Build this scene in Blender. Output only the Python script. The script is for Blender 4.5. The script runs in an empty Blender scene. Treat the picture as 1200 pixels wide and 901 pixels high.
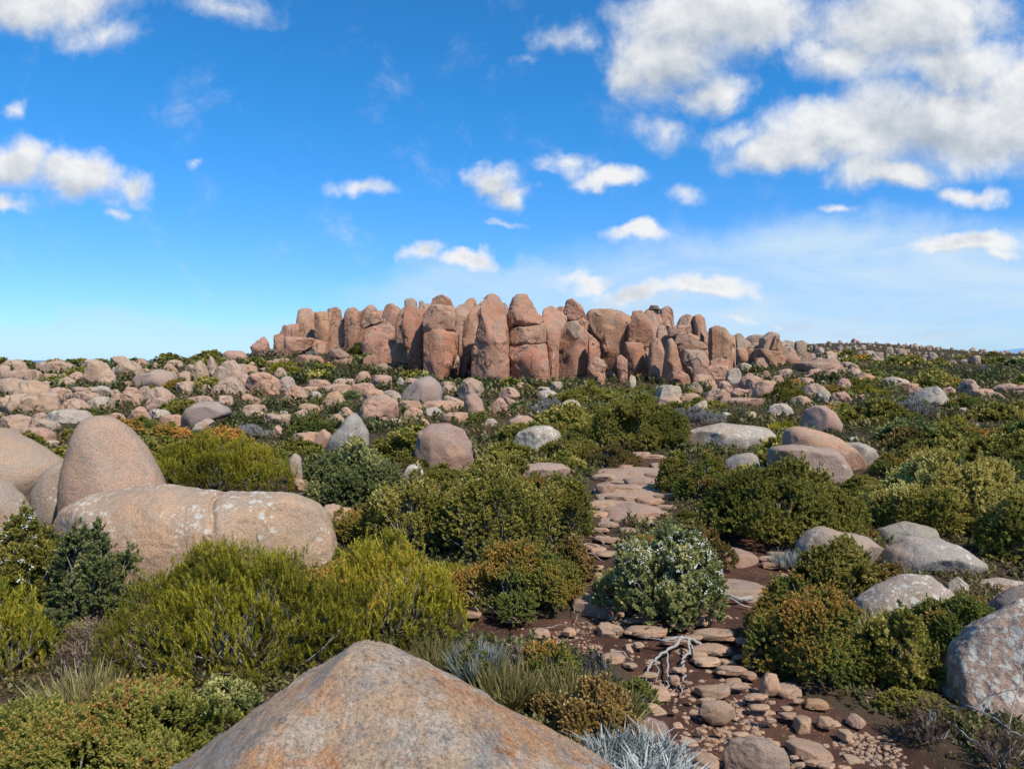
import bpy, bmesh, math, random
import numpy as np
from math import radians as R

# ---------------------------------------------------------------- basics
SC = bpy.context.scene
COL = SC.collection
F = 857.0            # focal length in photo pixels (1200 wide)
CX, CY = 600.0, 450.5
EYE = 2.4
PITCH = math.atan(36.5 / F)
cp, sp = math.cos(PITCH), math.sin(PITCH)

def smooth01(t):
    t = np.clip(t, 0, 1)
    return t * t * (3 - 2 * t)

def _hash(ix, iy, iz, seed):
    h = (ix * 374761393 + iy * 668265263 + iz * 2147483647 + seed * 1274126177) & 0xFFFFFFFF
    h = ((h ^ (h >> 13)) * 1274126177) & 0xFFFFFFFF
    h = ((h ^ (h >> 16)) * 2246822519) & 0xFFFFFFFF
    h = h ^ (h >> 15)
    return (h & 0xFFFFFF) / float(0xFFFFFF) * 2 - 1

def vnoise(p, seed=0):
    p = np.asarray(p, float)
    i = np.floor(p).astype(np.int64)
    f = p - i
    u = f * f * f * (f * (f * 6 - 15) + 10)
    x, y, z = i[:, 0], i[:, 1], i[:, 2]
    r = 0
    for dx in (0, 1):
        wx = u[:, 0] if dx else 1 - u[:, 0]
        for dy in (0, 1):
            wy = u[:, 1] if dy else 1 - u[:, 1]
            for dz in (0, 1):
                wz = u[:, 2] if dz else 1 - u[:, 2]
                r = r + wx * wy * wz * _hash(x + dx, y + dy, z + dz, seed)
    return r

def fbm(p, octv=4, seed=0, gain=.5):
    a, s, r = 1.0, 1.0, 0
    for k in range(octv):
        r = r + a * vnoise(np.asarray(p) * s, seed + k * 17)
        a *= gain; s *= 2.03
    return r

# ---------------------------------------------------------------- terrain
T_PX = np.array([-250, 0, 200, 300, 400, 600, 800, 1000, 1200, 1450], float)
T_AZ = np.arctan((T_PX - 600) / F)
T_D = np.array([0, 20, 35, 50, 65, 75, 95, 150, 250, 400, 1000, 4000, 30000], float)
T_Z = np.array([
    [0] * 10,
    [0] * 10,
    [.25, .25, .25, .25, .20, .10, .05, .05, .10, .1],
    [.50, .55, .70, .80, .80, .25, .20, .25, .30, .3],
    [.75, .85, 1.20, 1.75, 2.05, .90, .75, .75, .70, .7],
    [.80, .95, 1.42, 2.35, 2.65, 1.9, 1.35, 1.2, .95, .9],
    [.0, .1, .5, 1.5, 2.0, 2.0, 1.6, 1.65, 1.3, 1.2],
    [-3, -3, -2, -1, 0, 1, 2.0, 3.1, 1.9, 1.2],
    [-10, -10, -9, -6, -3, 0, 3.2, 6.0, 2.3, .5],
    [-30, -30, -27, -22, -15, -8, -5, -3, -5, -8],
    [-80, -80, -80, -75, -70, -60, -50, -50, -50, -50],
    [-190] * 10, [-260] * 10], float)

def height(x, y):
    x = np.atleast_1d(np.asarray(x, float)); y = np.atleast_1d(np.asarray(y, float))
    d = np.hypot(x, y)
    az = np.arctan2(x, y)
    azc = np.clip(az, T_AZ[0], T_AZ[-1])
    # depth used is the forward distance inside the view, the radius elsewhere
    dd = np.where(np.abs(az) < 0.85, d * np.cos(azc), d * math.cos(0.85))
    ia = np.clip(np.searchsorted(T_AZ, azc) - 1, 0, len(T_AZ) - 2)
    ta = smooth01((azc - T_AZ[ia]) / (T_AZ[ia + 1] - T_AZ[ia]))
    idp = np.clip(np.searchsorted(T_D, dd) - 1, 0, len(T_D) - 2)
    td = np.clip((dd - T_D[idp]) / (T_D[idp + 1] - T_D[idp]), 0, 1)
    z0 = T_Z[idp, ia] * (1 - ta) + T_Z[idp, ia + 1] * ta
    z1 = T_Z[idp + 1, ia] * (1 - ta) + T_Z[idp + 1, ia + 1] * ta
    z = z0 * (1 - td) + z1 * td
    q = np.stack([x * .35, y * .35, np.zeros_like(x)], 1)
    z = z + .05 * vnoise(q, 5) * np.clip(d / 6, .3, 1) + .02 * vnoise(q * 4, 6)
    return z

def ray(px, py):
    a = (px - CX) / F; b = (CY - py) / F
    return np.array([a, cp + b * sp, -sp + b * cp])

def ground(px, py):
    """point of the terrain seen under that picture position"""
    v = ray(px, py)
    def first(ts):
        P = v[None] * ts[:, None]
        below = EYE + P[:, 2] < height(P[:, 0], P[:, 1])
        return int(np.argmax(below)) if below.any() else -1
    ts = _TS
    k = first(ts)
    if k > 0:
        for _ in range(2):
            ts = np.linspace(ts[k - 1], ts[k], 24)
            k = max(first(ts), 1)
        p = v * ts[k]
        return p[0], p[1], EYE + p[2]
    # just above the crest: the point of the crest under it
    P = v[None] * _TS[:, None]
    ok = (_TS > 20) & (_TS < (90 if px < 940 else 240))
    gap = np.where(ok, (EYE + P[:, 2] - height(P[:, 0], P[:, 1])) / _TS, 9)
    p = P[int(np.argmin(gap))]
    return p[0], p[1], float(height(p[0], p[1])[0])
_TS = np.geomspace(1, 900, 260)

def at_depth(px, py, d):
    v = ray(px, py)
    t = d / v[1]
    return v[0] * t, d, EYE + v[2] * t

def project(x, y, z):
    zz = z - EYE
    fw = y * cp - zz * sp
    up = y * sp + zz * cp
    return CX + F * x / fw, CY - F * up / fw

# ---------------------------------------------------------------- mesh + object helpers
def mk(name, V, Fa, mat=None, parent=None, tint=None, smooth=True):
    """one mesh object from numpy arrays (faces all of one size)"""
    me = bpy.data.meshes.new(name)
    V = np.ascontiguousarray(V, np.float32); Fa = np.ascontiguousarray(Fa, np.int32)
    n, k = Fa.shape
    me.vertices.add(len(V)); me.vertices.foreach_set('co', V.ravel())
    me.loops.add(n * k); me.loops.foreach_set('vertex_index', Fa.ravel())
    me.polygons.add(n)
    me.polygons.foreach_set('loop_start', np.arange(0, n * k, k, dtype=np.int32))
    if smooth:
        me.polygons.foreach_set('use_smooth', np.ones(n, bool))
    if tint is not None:
        at = me.attributes.new('tint', 'FLOAT', 'POINT')
        at.data.foreach_set('value', np.ascontiguousarray(tint, np.float32))
    me.update(calc_edges=True)
    if mat: me.materials.append(mat)
    o = bpy.data.objects.new(name, me)
    COL.objects.link(o)
    if parent: o.parent = parent
    return o

def tag(o, label, cat, group=None):
    o['label'] = label; o['category'] = cat; o['kind'] = 'thing'
    if group: o['group'] = group
    return o

def empty(name, loc):
    o = bpy.data.objects.new(name, None)
    o.empty_display_size = .2
    COL.objects.link(o); o.location = loc
    return o

_ico = {}
def ico(level):
    if level not in _ico:
        bm = bmesh.new()
        bmesh.ops.create_icosphere(bm, subdivisions=level, radius=1)
        v = np.array([x.co[:] for x in bm.verts]); f = np.array([[q.index for q in p.verts] for p in bm.faces])
        bm.free()
        v /= np.linalg.norm(v, axis=1)[:, None]
        _ico[level] = (v, f)
    return _ico[level]

# ---------------------------------------------------------------- node helpers
class NT:
    def __init__(s, tree): s.t = tree; s.l = tree.links
    def n(s, typ, **kw):
        o = s.t.nodes.new(typ)
        for k, v in kw.items(): setattr(o, k, v)
        return o
    def put(s, sock, v):
        if v is None: return
        if isinstance(v, bpy.types.NodeSocket): s.l.new(v, sock)
        else: sock.default_value = v
    def math(s, op, a, b=None, c=None, clamp=False):
        o = s.n('ShaderNodeMath', operation=op, use_clamp=clamp)
        for i, v in enumerate((a, b, c)):
            if v is not None: s.put(o.inputs[i], v)
        return o.outputs[0]
    def vmath(s, op, a, b=None, c=None):
        o = s.n('ShaderNodeVectorMath', operation=op)
        for i, v in enumerate((a, b, c)):
            if v is not None: s.put(o.inputs[i], v)
        return o.outputs['Value' if op in ('LENGTH', 'DOT_PRODUCT', 'DISTANCE') else 'Vector']
    def noise(s, vec, scale, detail=4, rough=.55, dist=0):
        o = s.n('ShaderNodeTexNoise')
        s.put(o.inputs['Vector'], vec)
        o.inputs['Scale'].default_value = scale; o.inputs['Detail'].default_value = detail
        o.inputs['Roughness'].default_value = rough; o.inputs['Distortion'].default_value = dist
        return o.outputs['Fac']
    def mix(s, fac, a, b, blend='MIX'):
        o = s.n('ShaderNodeMix', data_type='RGBA', blend_type=blend)
        s.put(o.inputs[0], fac)
        s.put(o.inputs[6], a if isinstance(a, bpy.types.NodeSocket) else (*a, 1)[:4])
        s.put(o.inputs[7], b if isinstance(b, bpy.types.NodeSocket) else (*b, 1)[:4])
        return o.outputs[2]
    def step(s, v, lo, hi, a=0., b=1.):
        o = s.n('ShaderNodeMapRange', interpolation_type='SMOOTHSTEP')
        s.put(o.inputs[0], v)
        for i, q in enumerate((lo, hi, a, b)): s.put(o.inputs[i + 1], q)
        return o.outputs[0]
    def ramp(s, v, stops):
        o = s.n('ShaderNodeValToRGB')
        e = o.color_ramp.elements
        while len(e) < len(stops): e.new(.5)
        for q, (p, c) in zip(e, stops): q.position = p; q.color = (*c, 1)
        s.put(o.inputs[0], v)
        return o.outputs[0]

def new_mat(name):
    m = bpy.data.materials.new(name); m.use_nodes = True
    m.node_tree.nodes.clear()
    return m, NT(m.node_tree)

def finish(nt, col, rough=.9, bump=None, spec=.15):
    b = nt.n('ShaderNodeBsdfPrincipled')
    nt.put(b.inputs['Base Color'], col); nt.put(b.inputs['Roughness'], rough)
    b.inputs['Specular IOR Level'].default_value = spec
    if bump is not None: nt.l.new(bump, b.inputs['Normal'])
    o = nt.n('ShaderNodeOutputMaterial'); nt.l.new(b.outputs[0], o.inputs[0])

# ---------------------------------------------------------------- rock materials
def rock_material(name, k=1.0, stain=(.46, .19, .095), lich=(.34, .28, .205), stain_amt=.75, lich_amt=.8,
                  grain=.55, white=(.68, .61, .48), spot=1.0, grainscale=42, green=.0, bumpd=.03, rust=0.0, cracks=.8):
    """weathered granite: base colour and amount of white lichen come from each rock (object colour / alpha)"""
    m, nt = new_mat(name)
    geo = nt.n('ShaderNodeNewGeometry'); oi = nt.n('ShaderNodeObjectInfo')
    rnd = nt.math('MULTIPLY', oi.outputs['Random'], 91.)
    cmb = nt.n('ShaderNodeCombineXYZ')
    for i in range(3): nt.put(cmb.inputs[i], rnd)
    pos = nt.vmath('ADD', geo.outputs['Position'], cmb.outputs[0])
    base = oi.outputs['Color']
    n_big = nt.noise(pos, .55 * k, 5, .6, .3)
    n_mid = nt.noise(pos, 2.3 * k, 6, .65, .4)
    n_fin = nt.noise(pos, 11 * k, 5, .7)
    n_gr = nt.noise(pos, grainscale * k, 3, .8)
    sx = nt.n('ShaderNodeSeparateXYZ'); nt.put(sx.inputs[0], geo.outputs['Normal'])
    up = sx.outputs[2]
    col = nt.mix(nt.math('MULTIPLY', nt.step(n_big, .46, .68), stain_amt), base, stain)
    # grey weathering, stronger on the upper faces
    w = nt.math('ADD', nt.math('MULTIPLY', up, .16), n_mid)
    col = nt.mix(nt.math('MULTIPLY', nt.step(w, .50, .70), lich_amt), col, lich)
    # dark run-off streaks down the faces
    st = nt.noise(nt.vmath('MULTIPLY', pos, (3.2 * k, 3.2 * k, .28 * k)), 1.0, 4, .6)
    stm = nt.math('MULTIPLY', nt.step(st, .56, .72), nt.step(up, .75, .2))
    col = nt.mix(nt.math('MULTIPLY', stm, .38), col, (.12, .085, .07))
    if rust:
        rp = nt.step(nt.noise(pos, 5.5 * k, 6, .72, .8), .54, .66)
        col = nt.mix(nt.math('MULTIPLY', rp, rust), col, (.56, .20, .07))
    if green:
        gp = nt.step(nt.noise(pos, 1.1 * k, 5, .7), .60, .70)
        col = nt.mix(nt.math('MULTIPLY', gp, green), col, (.24, .26, .20))
    # grain: crystals light and dark
    col = nt.mix(nt.math('MULTIPLY', nt.step(n_gr, .40, .62), grain), nt.mix(grain, col, nt.mix(.62, col, (.07, .055, .05))), nt.mix(.22, col, (.75, .66, .56)))
    col = nt.mix(nt.math('MULTIPLY', nt.step(n_fin, .55, .75), .35), col, nt.mix(.5, col, (.10, .085, .08)))
    # joints and hairline cracks
    dn = nt.n('ShaderNodeTexNoise'); nt.put(dn.inputs['Vector'], pos); dn.inputs['Scale'].default_value = 1.6 * k; dn.inputs['Detail'].default_value = 4
    cv = nt.vmath('MULTIPLY', nt.vmath('ADD', pos, nt.vmath('MULTIPLY', dn.outputs['Color'], (.9 / k,) * 3)), (1, 1, .55))
    ck = nt.n('ShaderNodeTexVoronoi', feature='DISTANCE_TO_EDGE'); nt.put(ck.inputs['Vector'], cv); ck.inputs['Scale'].default_value = .75 * k
    crack = nt.math('MULTIPLY', nt.step(ck.outputs['Distance'], .020, .004), nt.step(nt.noise(pos, .9 * k, 3), .50, .58))
    col = nt.mix(nt.math('MULTIPLY', crack, cracks), col, (.06, .042, .034))
    # pits and dark flecks
    pit = nt.step(nt.noise(pos, 24 * k, 4, .75), .60, .72)
    col = nt.mix(nt.math('MULTIPLY', pit, .45), col, (.10, .075, .06))
    # white crusty lichen in round colonies
    wob = nt.n('ShaderNodeTexNoise'); nt.put(wob.inputs['Vector'], pos); wob.inputs['Scale'].default_value = 9 * k * spot
    wob.inputs['Detail'].default_value = 4
    pv = nt.vmath('ADD', pos, nt.vmath('MULTIPLY', wob.outputs['Color'], (.10 / (k * spot),) * 3))
    spots = None
    for sc, rr in ((6.5, .30), (15.0, .30)):
        vo = nt.n('ShaderNodeTexVoronoi'); nt.put(vo.inputs['Vector'], pv); vo.inputs['Scale'].default_value = sc * k * spot
        sep = nt.n('ShaderNodeSeparateColor'); nt.put(sep.inputs[0], vo.outputs['Color'])
        lim = nt.math('MULTIPLY', sep.outputs[0], rr)
        lim = nt.math('ADD', lim, .12)
        d = nt.math('SUBTRACT', lim, vo.outputs['Distance'])
        mk_ = nt.step(d, -.03, .05)
        spots = mk_ if spots is None else nt.math('MAXIMUM', spots, mk_)
    patch = nt.noise(pos, 1.25 * k * spot, 4, .6)
    thr = nt.math('SUBTRACT', .70, nt.math('MULTIPLY', oi.outputs['Alpha'], .40))
    pm = nt.step(patch, thr, nt.math('ADD', thr, .07))
    fade = nt.step(oi.outputs['Alpha'], .01, .06)
    cl = nt.math('SUBTRACT', .70, nt.math('MULTIPLY', oi.outputs['Alpha'], .17))
    crust = nt.step(nt.noise(pos, 4.2 * k * spot, 9, .74, .5), cl, nt.math('ADD', cl, .035))
    spots = nt.math('MAXIMUM', nt.math('MULTIPLY', spots, .85), crust)
    wl = nt.math('MULTIPLY', nt.math('MULTIPLY', spots, pm), fade)
    col = nt.mix(nt.math('MULTIPLY', wl, .92), col, nt.mix(n_fin, white, (.42, .41, .36)))
    # relief
    h = nt.math('ADD', nt.math('MULTIPLY', n_mid, .9), nt.math('MULTIPLY', n_fin, .5))
    h = nt.math('ADD', h, nt.math('MULTIPLY', n_gr, .20))
    h = nt.math('ADD', h, nt.math('MULTIPLY', wl, .03))
    h = nt.math('SUBTRACT', h, nt.math('MULTIPLY', crack, .5 * cracks))
    h = nt.math('SUBTRACT', h, nt.math('MULTIPLY', pit, .12))
    b = nt.n('ShaderNodeBump'); b.inputs['Strength'].default_value = .8; b.inputs['Distance'].default_value = bumpd / k * 2
    nt.put(b.inputs['Height'], h)
    finish(nt, col, .92, b.outputs[0], .12)
    return m

M_TOR = rock_material('tor_granite', k=.62, stain=(.52, .205, .09), stain_amt=.85, lich_amt=.55, grain=.6, spot=1.5, green=.5, bumpd=.05, cracks=.8)
M_ROCK = rock_material('boulder_granite', k=1.0, stain=(.50, .26, .13), stain_amt=.65, lich_amt=.42, grain=.5, bumpd=.02)
M_NEAR = rock_material('near_granite', cracks=0, k=1.5, stain=(.52, .27, .13), stain_amt=.65, lich_amt=.42, grain=.6, grainscale=38, spot=.9, bumpd=.028, green=.55)
def front_material():
    """the close boulder: coarse orange-tan granite with grey lichen film, dark specks and rust"""
    m, nt = new_mat('front_granite')
    geo = nt.n('ShaderNodeNewGeometry'); pos = geo.outputs['Position']
    sx = nt.n('ShaderNodeSeparateXYZ'); nt.put(sx.inputs[0], geo.outputs['Normal'])
    left = nt.step(sx.outputs[0], -.15, -.6)
    a = nt.noise(pos, 1.7, 9, .68, .3); b = nt.noise(pos, 4.5, 9, .74, .5); c = nt.noise(pos, 14, 8, .78); d = nt.noise(pos, 55, 6, .85); e = nt.noise(pos, 130, 3, .8)
    col = nt.mix(nt.step(a, .40, .60), (.74, .51, .32), (.76, .40, .20))
    col = nt.mix(nt.math('MULTIPLY', nt.step(b, .50, .60), .75), col, (.78, .64, .49))
    gm = nt.math('ADD', nt.math('MULTIPLY', left, .09), nt.noise(nt.vmath('ADD', pos, (7, 3, 1)), 2.6, 10, .74, .4))
    col = nt.mix(nt.math('MULTIPLY', nt.step(gm, .50, .60), .72), col, (.40, .375, .34))
    rm = nt.noise(nt.vmath('ADD', pos, (1, 9, 4)), 7, 9, .75, .8)
    col = nt.mix(nt.math('MULTIPLY', nt.step(rm, .57, .64), .75), col, (.60, .22, .075))
    col = nt.mix(nt.math('MULTIPLY', nt.step(c, .54, .64), .55), col, (.16, .13, .11))
    col = nt.mix(1.0, col, nt.ramp(d, [(.30, (.20, .20, .21)), (.47, (.82, .82, .82)), (.55, (1.0, .99, .98)), (.70, (1.5, 1.46, 1.4))]), 'MULTIPLY')
    col = nt.mix(nt.math('MULTIPLY', nt.step(e, .57, .66), .75), col, (.06, .052, .048))
    col = nt.mix(nt.math('MULTIPLY', nt.step(nt.noise(pos, 10, 9, .76, 1.), .665, .70), .8), col, (.56, .55, .49))
    h = nt.math('ADD', nt.math('MULTIPLY', c, .8), nt.math('MULTIPLY', d, .55))
    h = nt.math('ADD', h, nt.math('MULTIPLY', b, .8))
    bp = nt.n('ShaderNodeBump'); bp.inputs['Strength'].default_value = 1.0; bp.inputs['Distance'].default_value = .035
    nt.put(bp.inputs['Height'], h)
    finish(nt, col, .93, bp.outputs[0], .1)
    return m
M_FRONT = front_material()
M_PATH = rock_material('path_granite', cracks=.4, k=3.2, stain=(.42, .20, .10), lich=(.26, .19, .13), stain_amt=.6, lich_amt=.45, grain=.55, bumpd=.014, spot=1.0)
M_RIDGE = rock_material('ridge_granite', k=.35, stain=(.42, .26, .17), stain_amt=.4, lich_amt=.25, grain=.3, spot=1.5, bumpd=.02)

# ---------------------------------------------------------------- rocks
ROCKS = []      # (px0, px1, py0, py1, depth, x, y, rx, ry) of everything solid, for keeping plants off

PRESET = {   # outlines, x -0.5..0.5, z 0..1, counter-clockwise from the lower right
    'dome':  [(.5, .0), (.5, .3), (.43, .62), (.28, .88), (.05, 1), (-.2, .95), (-.38, .75), (-.48, .42), (-.5, 0)],
    'egg':   [(.38, 0), (.5, .35), (.42, .72), (.2, .97), (-.08, 1), (-.32, .85), (-.48, .5), (-.42, 0)],
    'wedge': [(.5, 0), (.46, .35), (.30, .75), (.12, .98), (-.05, 1), (-.25, .68), (-.42, .28), (-.5, 0)],
    'lean':  [(.42, 0), (.5, .45), (.44, .9), (.28, 1), (0, .82), (-.28, .55), (-.46, .25), (-.5, 0)],
    'peak':  [(.5, 0), (.34, .42), (.14, .86), (.0, 1), (-.12, .92), (-.32, .5), (-.5, 0)],
    'flat':  [(.5, .15), (.47, .6), (.33, .9), (.1, 1), (-.18, .92), (-.4, .85), (-.5, .4), (-.48, .1)],
    'block': [(.48, 0), (.5, .5), (.46, .92), (.2, 1), (-.2, .97), (-.44, .88), (-.5, .45), (-.48, 0)],
    'column': [(.46, 0), (.5, .4), (.46, .8), (.30, .97), (0, 1), (-.3, .95), (-.46, .78), (-.5, .4), (-.46, 0)],
}

def outline_radius(poly, nth=720, sig=7):
    """distance from the centre to the outline for every angle, corners eased"""
    P = np.asarray(poly, float); c = (P.max(0) + P.min(0)) / 2
    Q = P - c
    th = np.linspace(-math.pi, math.pi, nth, endpoint=False)
    dirs = np.stack([np.cos(th), np.sin(th)], 1)
    r = np.zeros(nth)
    A = Q; B = np.roll(Q, -1, 0); E = B - A
    for a, e in zip(A, E):
        den = dirs[:, 0] * e[1] - dirs[:, 1] * e[0]
        den = np.where(np.abs(den) < 1e-9, 1e-9, den)
        t = (a[0] * e[1] - a[1] * e[0]) / den
        s = (a[0] * dirs[:, 1] - a[1] * dirs[:, 0]) / den
        ok = (t > 0) & (s >= -1e-6) & (s <= 1 + 1e-6)
        r = np.where(ok, np.maximum(r, t), r)
    r = np.where(r <= 0, np.median(r[r > 0]) if (r > 0).any() else .5, r)
    k = np.arange(-4 * sig, 4 * sig + 1); g = np.exp(-.5 * (k / sig) ** 2); g /= g.sum()
    rr = np.convolve(np.concatenate([r[-4 * sig:], r, r[:4 * sig]]), g, 'valid')
    return c, rr

def rock_arrays(poly, D, seed, level, n=2.7, rough=1.0, facets=3, planes=(), sig=7, crack=0.0, back=0.0, grooves=(), ledge=1.0, chip=0.0):
    """solid rock whose front outline is poly (x,z metres); D = half thickness"""
    asp = np.ptp(np.asarray(poly)[:, 1]) / max(np.ptp(np.asarray(poly)[:, 0]), 1e-6)
    c, rr = outline_radius(poly, sig=max(1, int(round(sig * min(1, 1.3 / max(asp, 1 / asp))))))
    u, f = ico(level)
    rng = np.random.RandomState(seed)
    # turn the sphere a little so that its poles never line up
    th = np.arctan2(u[:, 2], u[:, 0])
    s = np.clip(np.sqrt(u[:, 0] ** 2 + u[:, 2] ** 2), 1e-6, 1)
    x = (th + math.pi) / (2 * math.pi) * len(rr)
    i0 = np.floor(x).astype(int); t = x - i0
    rad = rr[i0 % len(rr)] * (1 - t) + rr[(i0 + 1) % len(rr)] * t
    e = 2.0 / n
    V = np.empty_like(u)
    V[:, 0] = np.cos(th) * rad * s ** e
    V[:, 2] = np.sin(th) * rad * s ** e
    V[:, 1] = np.sign(u[:, 1]) * np.abs(u[:, 1]) ** e * D
    size = float(np.median(rr))
    smin = min(size, D)
    pl = []
    for k in range(facets):
        a = rng.uniform(-1.0, 1.0)
        nv = np.array([math.sin(a), -1.0 if k % 3 < 2 else 1.0, rng.uniform(-.5, .6)])
        nv /= np.linalg.norm(nv)
        pl.append((nv, rng.uniform(.70, .93)))
    pl += [(np.array(p[:3], float) / np.linalg.norm(p[:3]), p[3]) for p in planes]
    for nv, k in pl:
        d = V @ nv
        over = d - d.max() * k
        w = .018 * size
        V = V - np.outer(np.where(over > 6 * w, over, w * np.log1p(np.exp(np.clip(over / w, -30, 6)))), nv) * (over > -6 * w)[:, None]
    # bulges and dents
    nd = V / np.array([1, max(D / size, .3), 1]); nd /= np.linalg.norm(nd, axis=1)[:, None] + 1e-9
    off = rng.uniform(-50, 50, 3)
    q = V / smin
    disp = .060 * fbm(q * .9 + off, 3, seed) + .030 * fbm(q * 3.1 + off, 3, seed + 3) + .012 * fbm(q * 11 + off, 2, seed + 9) + chip * .030 * np.abs(fbm(q * 5.2 + off, 2, seed + 13))
    # shallow ledges where slabs have broken away
    lw = fbm(q * .75 + off + 40, 2, seed + 31)
    disp -= .05 * ledge * smooth01((lw - .18) / .06) * smooth01((.75 - lw) / .2)
    if crack:
        cz = fbm(q * .8 + off + 9, 3, seed + 21)
        disp -= crack * .10 * np.exp(-(cz / .035) ** 2)
    for line, gw, gd in grooves:
        g = np.asarray(line, float) - c
        dm = np.full(len(V), 1e9)
        for a0, b0 in zip(g[:-1], g[1:]):
            ee = b0 - a0; tt = np.clip(((V[:, 0] - a0[0]) * ee[0] + (V[:, 2] - a0[1]) * ee[1]) / (ee @ ee), 0, 1)
            dm = np.minimum(dm, np.hypot(V[:, 0] - a0[0] - tt * ee[0], V[:, 2] - a0[1] - tt * ee[1]))
        V = V - nd * (gd * np.exp(-(dm / gw) ** 2) * (V[:, 1] < .3 * D))[:, None]
    V = V + nd * (disp * rough * smin)[:, None]
    # the far side falls away behind the crest
    hz = np.ptp(V[:, 2]); yb = np.clip(V[:, 1], 0, None)
    V[:, 2] -= back * yb * smooth01((V[:, 2] - V[:, 2].min()) / hz * 1.6)
    V[:, 0] += c[0]; V[:, 2] += c[1]
    return V, f

PINK = (.56, .30, .185); TAN = (.56, .35, .225); RED = (.52, .235, .12); GREY = (.46, .35, .25); PALE = (.55, .44, .32); ORNG = (.54, .305, .155); BRWN = (.29, .185, .125)
PURP = (.45, .26, .18)

def rock_level(wpx):
    return 3 if wpx < 10 else 4 if wpx < 60 else 5 if wpx < 230 else 6

_rs = [1000]
def rock(name, label, cat, pts, row=None, depth=None, mat=None, col=PINK, lichen=0.0, thick=.85, n=2.7, rough=1.0,
         facets=3, planes=(), sink=.12, group=None, level=None, sig=7, solid=True, crack=0.0, grooves=(), back=None, ledge=1.0, chip=0.0, chop=0):
    """rock from an outline seen at photo positions; row = where its front foot meets the ground"""
    _rs[0] += 1
    seed = _rs[0]
    P = np.asarray(pts, float)
    px0, px1, py0, py1 = P[:, 0].min(), P[:, 0].max(), P[:, 1].min(), P[:, 1].max()
    pc = (px0 + px1) / 2
    wpx = px1 - px0
    if depth is None:
        gx, gy, gz = ground(pc, row if row is not None else py1)
        depth = gy * (1 + .28 * thick * wpx / F)      # the foot is in front of the middle
    W = np.array([at_depth(a, b, depth) for a, b in pts])
    x0 = (W[:, 0].min() + W[:, 0].max()) / 2
    z0 = float(height(x0, depth)[0])
    zb = W[:, 2].min()
    base = min(zb, z0) if solid else zb
    pol = np.stack([W[:, 0] - x0, W[:, 2] - base], 1)
    hh = pol[:, 1].max()
    low = pol[:, 1] < (zb - base) + .22 * (hh - (zb - base))
    if not solid:      # resting blocks sit tight on what carries them
        cz = pol[:, 1].mean(); pol[:, 1] = cz + (pol[:, 1] - cz) * 1.13 - .03 * hh; pol[:, 0] *= 1.03
    if solid:
        pol[low, 1] = np.minimum(pol[low, 1], 0) - sink * hh
    Wd = np.ptp(W[:, 0])
    if chop:           # broken faces all round
        cr = np.random.RandomState(seed + 5)
        planes = list(planes) + [(math.cos(t), math.sin(t), cr.uniform(-.12, .38), cr.uniform(.66, .90)) for t in cr.uniform(0, 6.283, chop)]
    D = .5 * thick * Wd
    if back is None: back = min(.8, max(0, (py0 - 405) / F) * 1.35)
    gr = [([(at_depth(a, b, depth)[0] - x0, at_depth(a, b, depth)[2] - base) for a, b in ln], gw, gd) for ln, gw, gd in grooves]
    V, f = rock_arrays(pol, D, seed, level or rock_level(max(wpx, .7 * (py1 - py0))), n, rough, facets, planes, sig, crack, back, gr, ledge, chip)
    o = mk(name, V, f, mat)
    o.location = (x0, depth, base)
    rnd = random.Random(seed)
    v = rnd.uniform(.88, 1.1)
    if mat is M_TOR: col = (col[0] * 1.10, col[1] * .93, col[2] * .84)
    o.color = (col[0] * v, col[1] * v * rnd.uniform(.96, 1.04), col[2] * v * rnd.uniform(.94, 1.06), lichen)
    ROCKS.append((px0, px1, py0, py1, depth, x0, depth, Wd / 2, D))
    if label is not None: tag(o, label, cat, group)
    return o

def preset_pts(cx, base, w, h, kind, seed):
    rnd = random.Random(seed)
    fl = -1 if rnd.random() < .5 else 1
    if kind.startswith('-'): fl, kind = -1, kind[1:]
    elif kind.startswith('+'): fl, kind = 1, kind[1:]
    pts = PRESET[kind]
    return [(cx + fl * x * w * rnd.uniform(.95, 1.05), base - z * h * rnd.uniform(.95, 1.03)) for x, z in pts]

# ---------------------------------------------------------------- labels: each one different, with a findable neighbour
LAND = []       # (px, py, phrase)
USED = set()
def land(px, py, phrase): LAND.append((px, py, phrase))

def auto_label(px, py, look, noun, maxd=400):
    """look + noun + where it stands relative to something one can find"""
    cand = sorted(LAND, key=lambda l: math.hypot(l[0] - px, (l[1] - py) * 1.6))
    def rel(l):
        dx, dy = px - l[0], py - l[1]
        if abs(dx) > abs(dy) * 1.5: return 'left of' if dx < 0 else 'right of'
        if dy > 0:
            return 'in front of' if abs(dx) < abs(dy) * .6 else ('front-left of' if dx < 0 else 'front-right of')
        return 'behind' if abs(dx) < abs(dy) * .6 else ('back-left of' if dx < 0 else 'back-right of')
    for k in range(min(6, len(cand))):
        l = cand[k]
        dist = math.hypot(l[0] - px, l[1] - py)
        for adv in (('close', ) if dist < 28 else ('a little way', ) if dist < 75 else ('well', )):
            s = f'{look} {noun} {adv} {rel(l)} {l[2]}'
            if s not in USED and len(s.split()) <= 16:
                USED.add(s); return s
    for k in range(min(8, len(cand))):
        for j in range(min(8, len(cand))):
            if j == k: continue
            s = f'{noun} {rel(cand[k])} {cand[k][2]}, {rel(cand[j])} {cand[j][2]}'
            s2 = f'{look} {s}'
            for t in (s2, s):
                if t not in USED and len(t.split()) <= 16:
                    USED.add(t); return t
    s = f'{look} {noun}'
    return s
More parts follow.
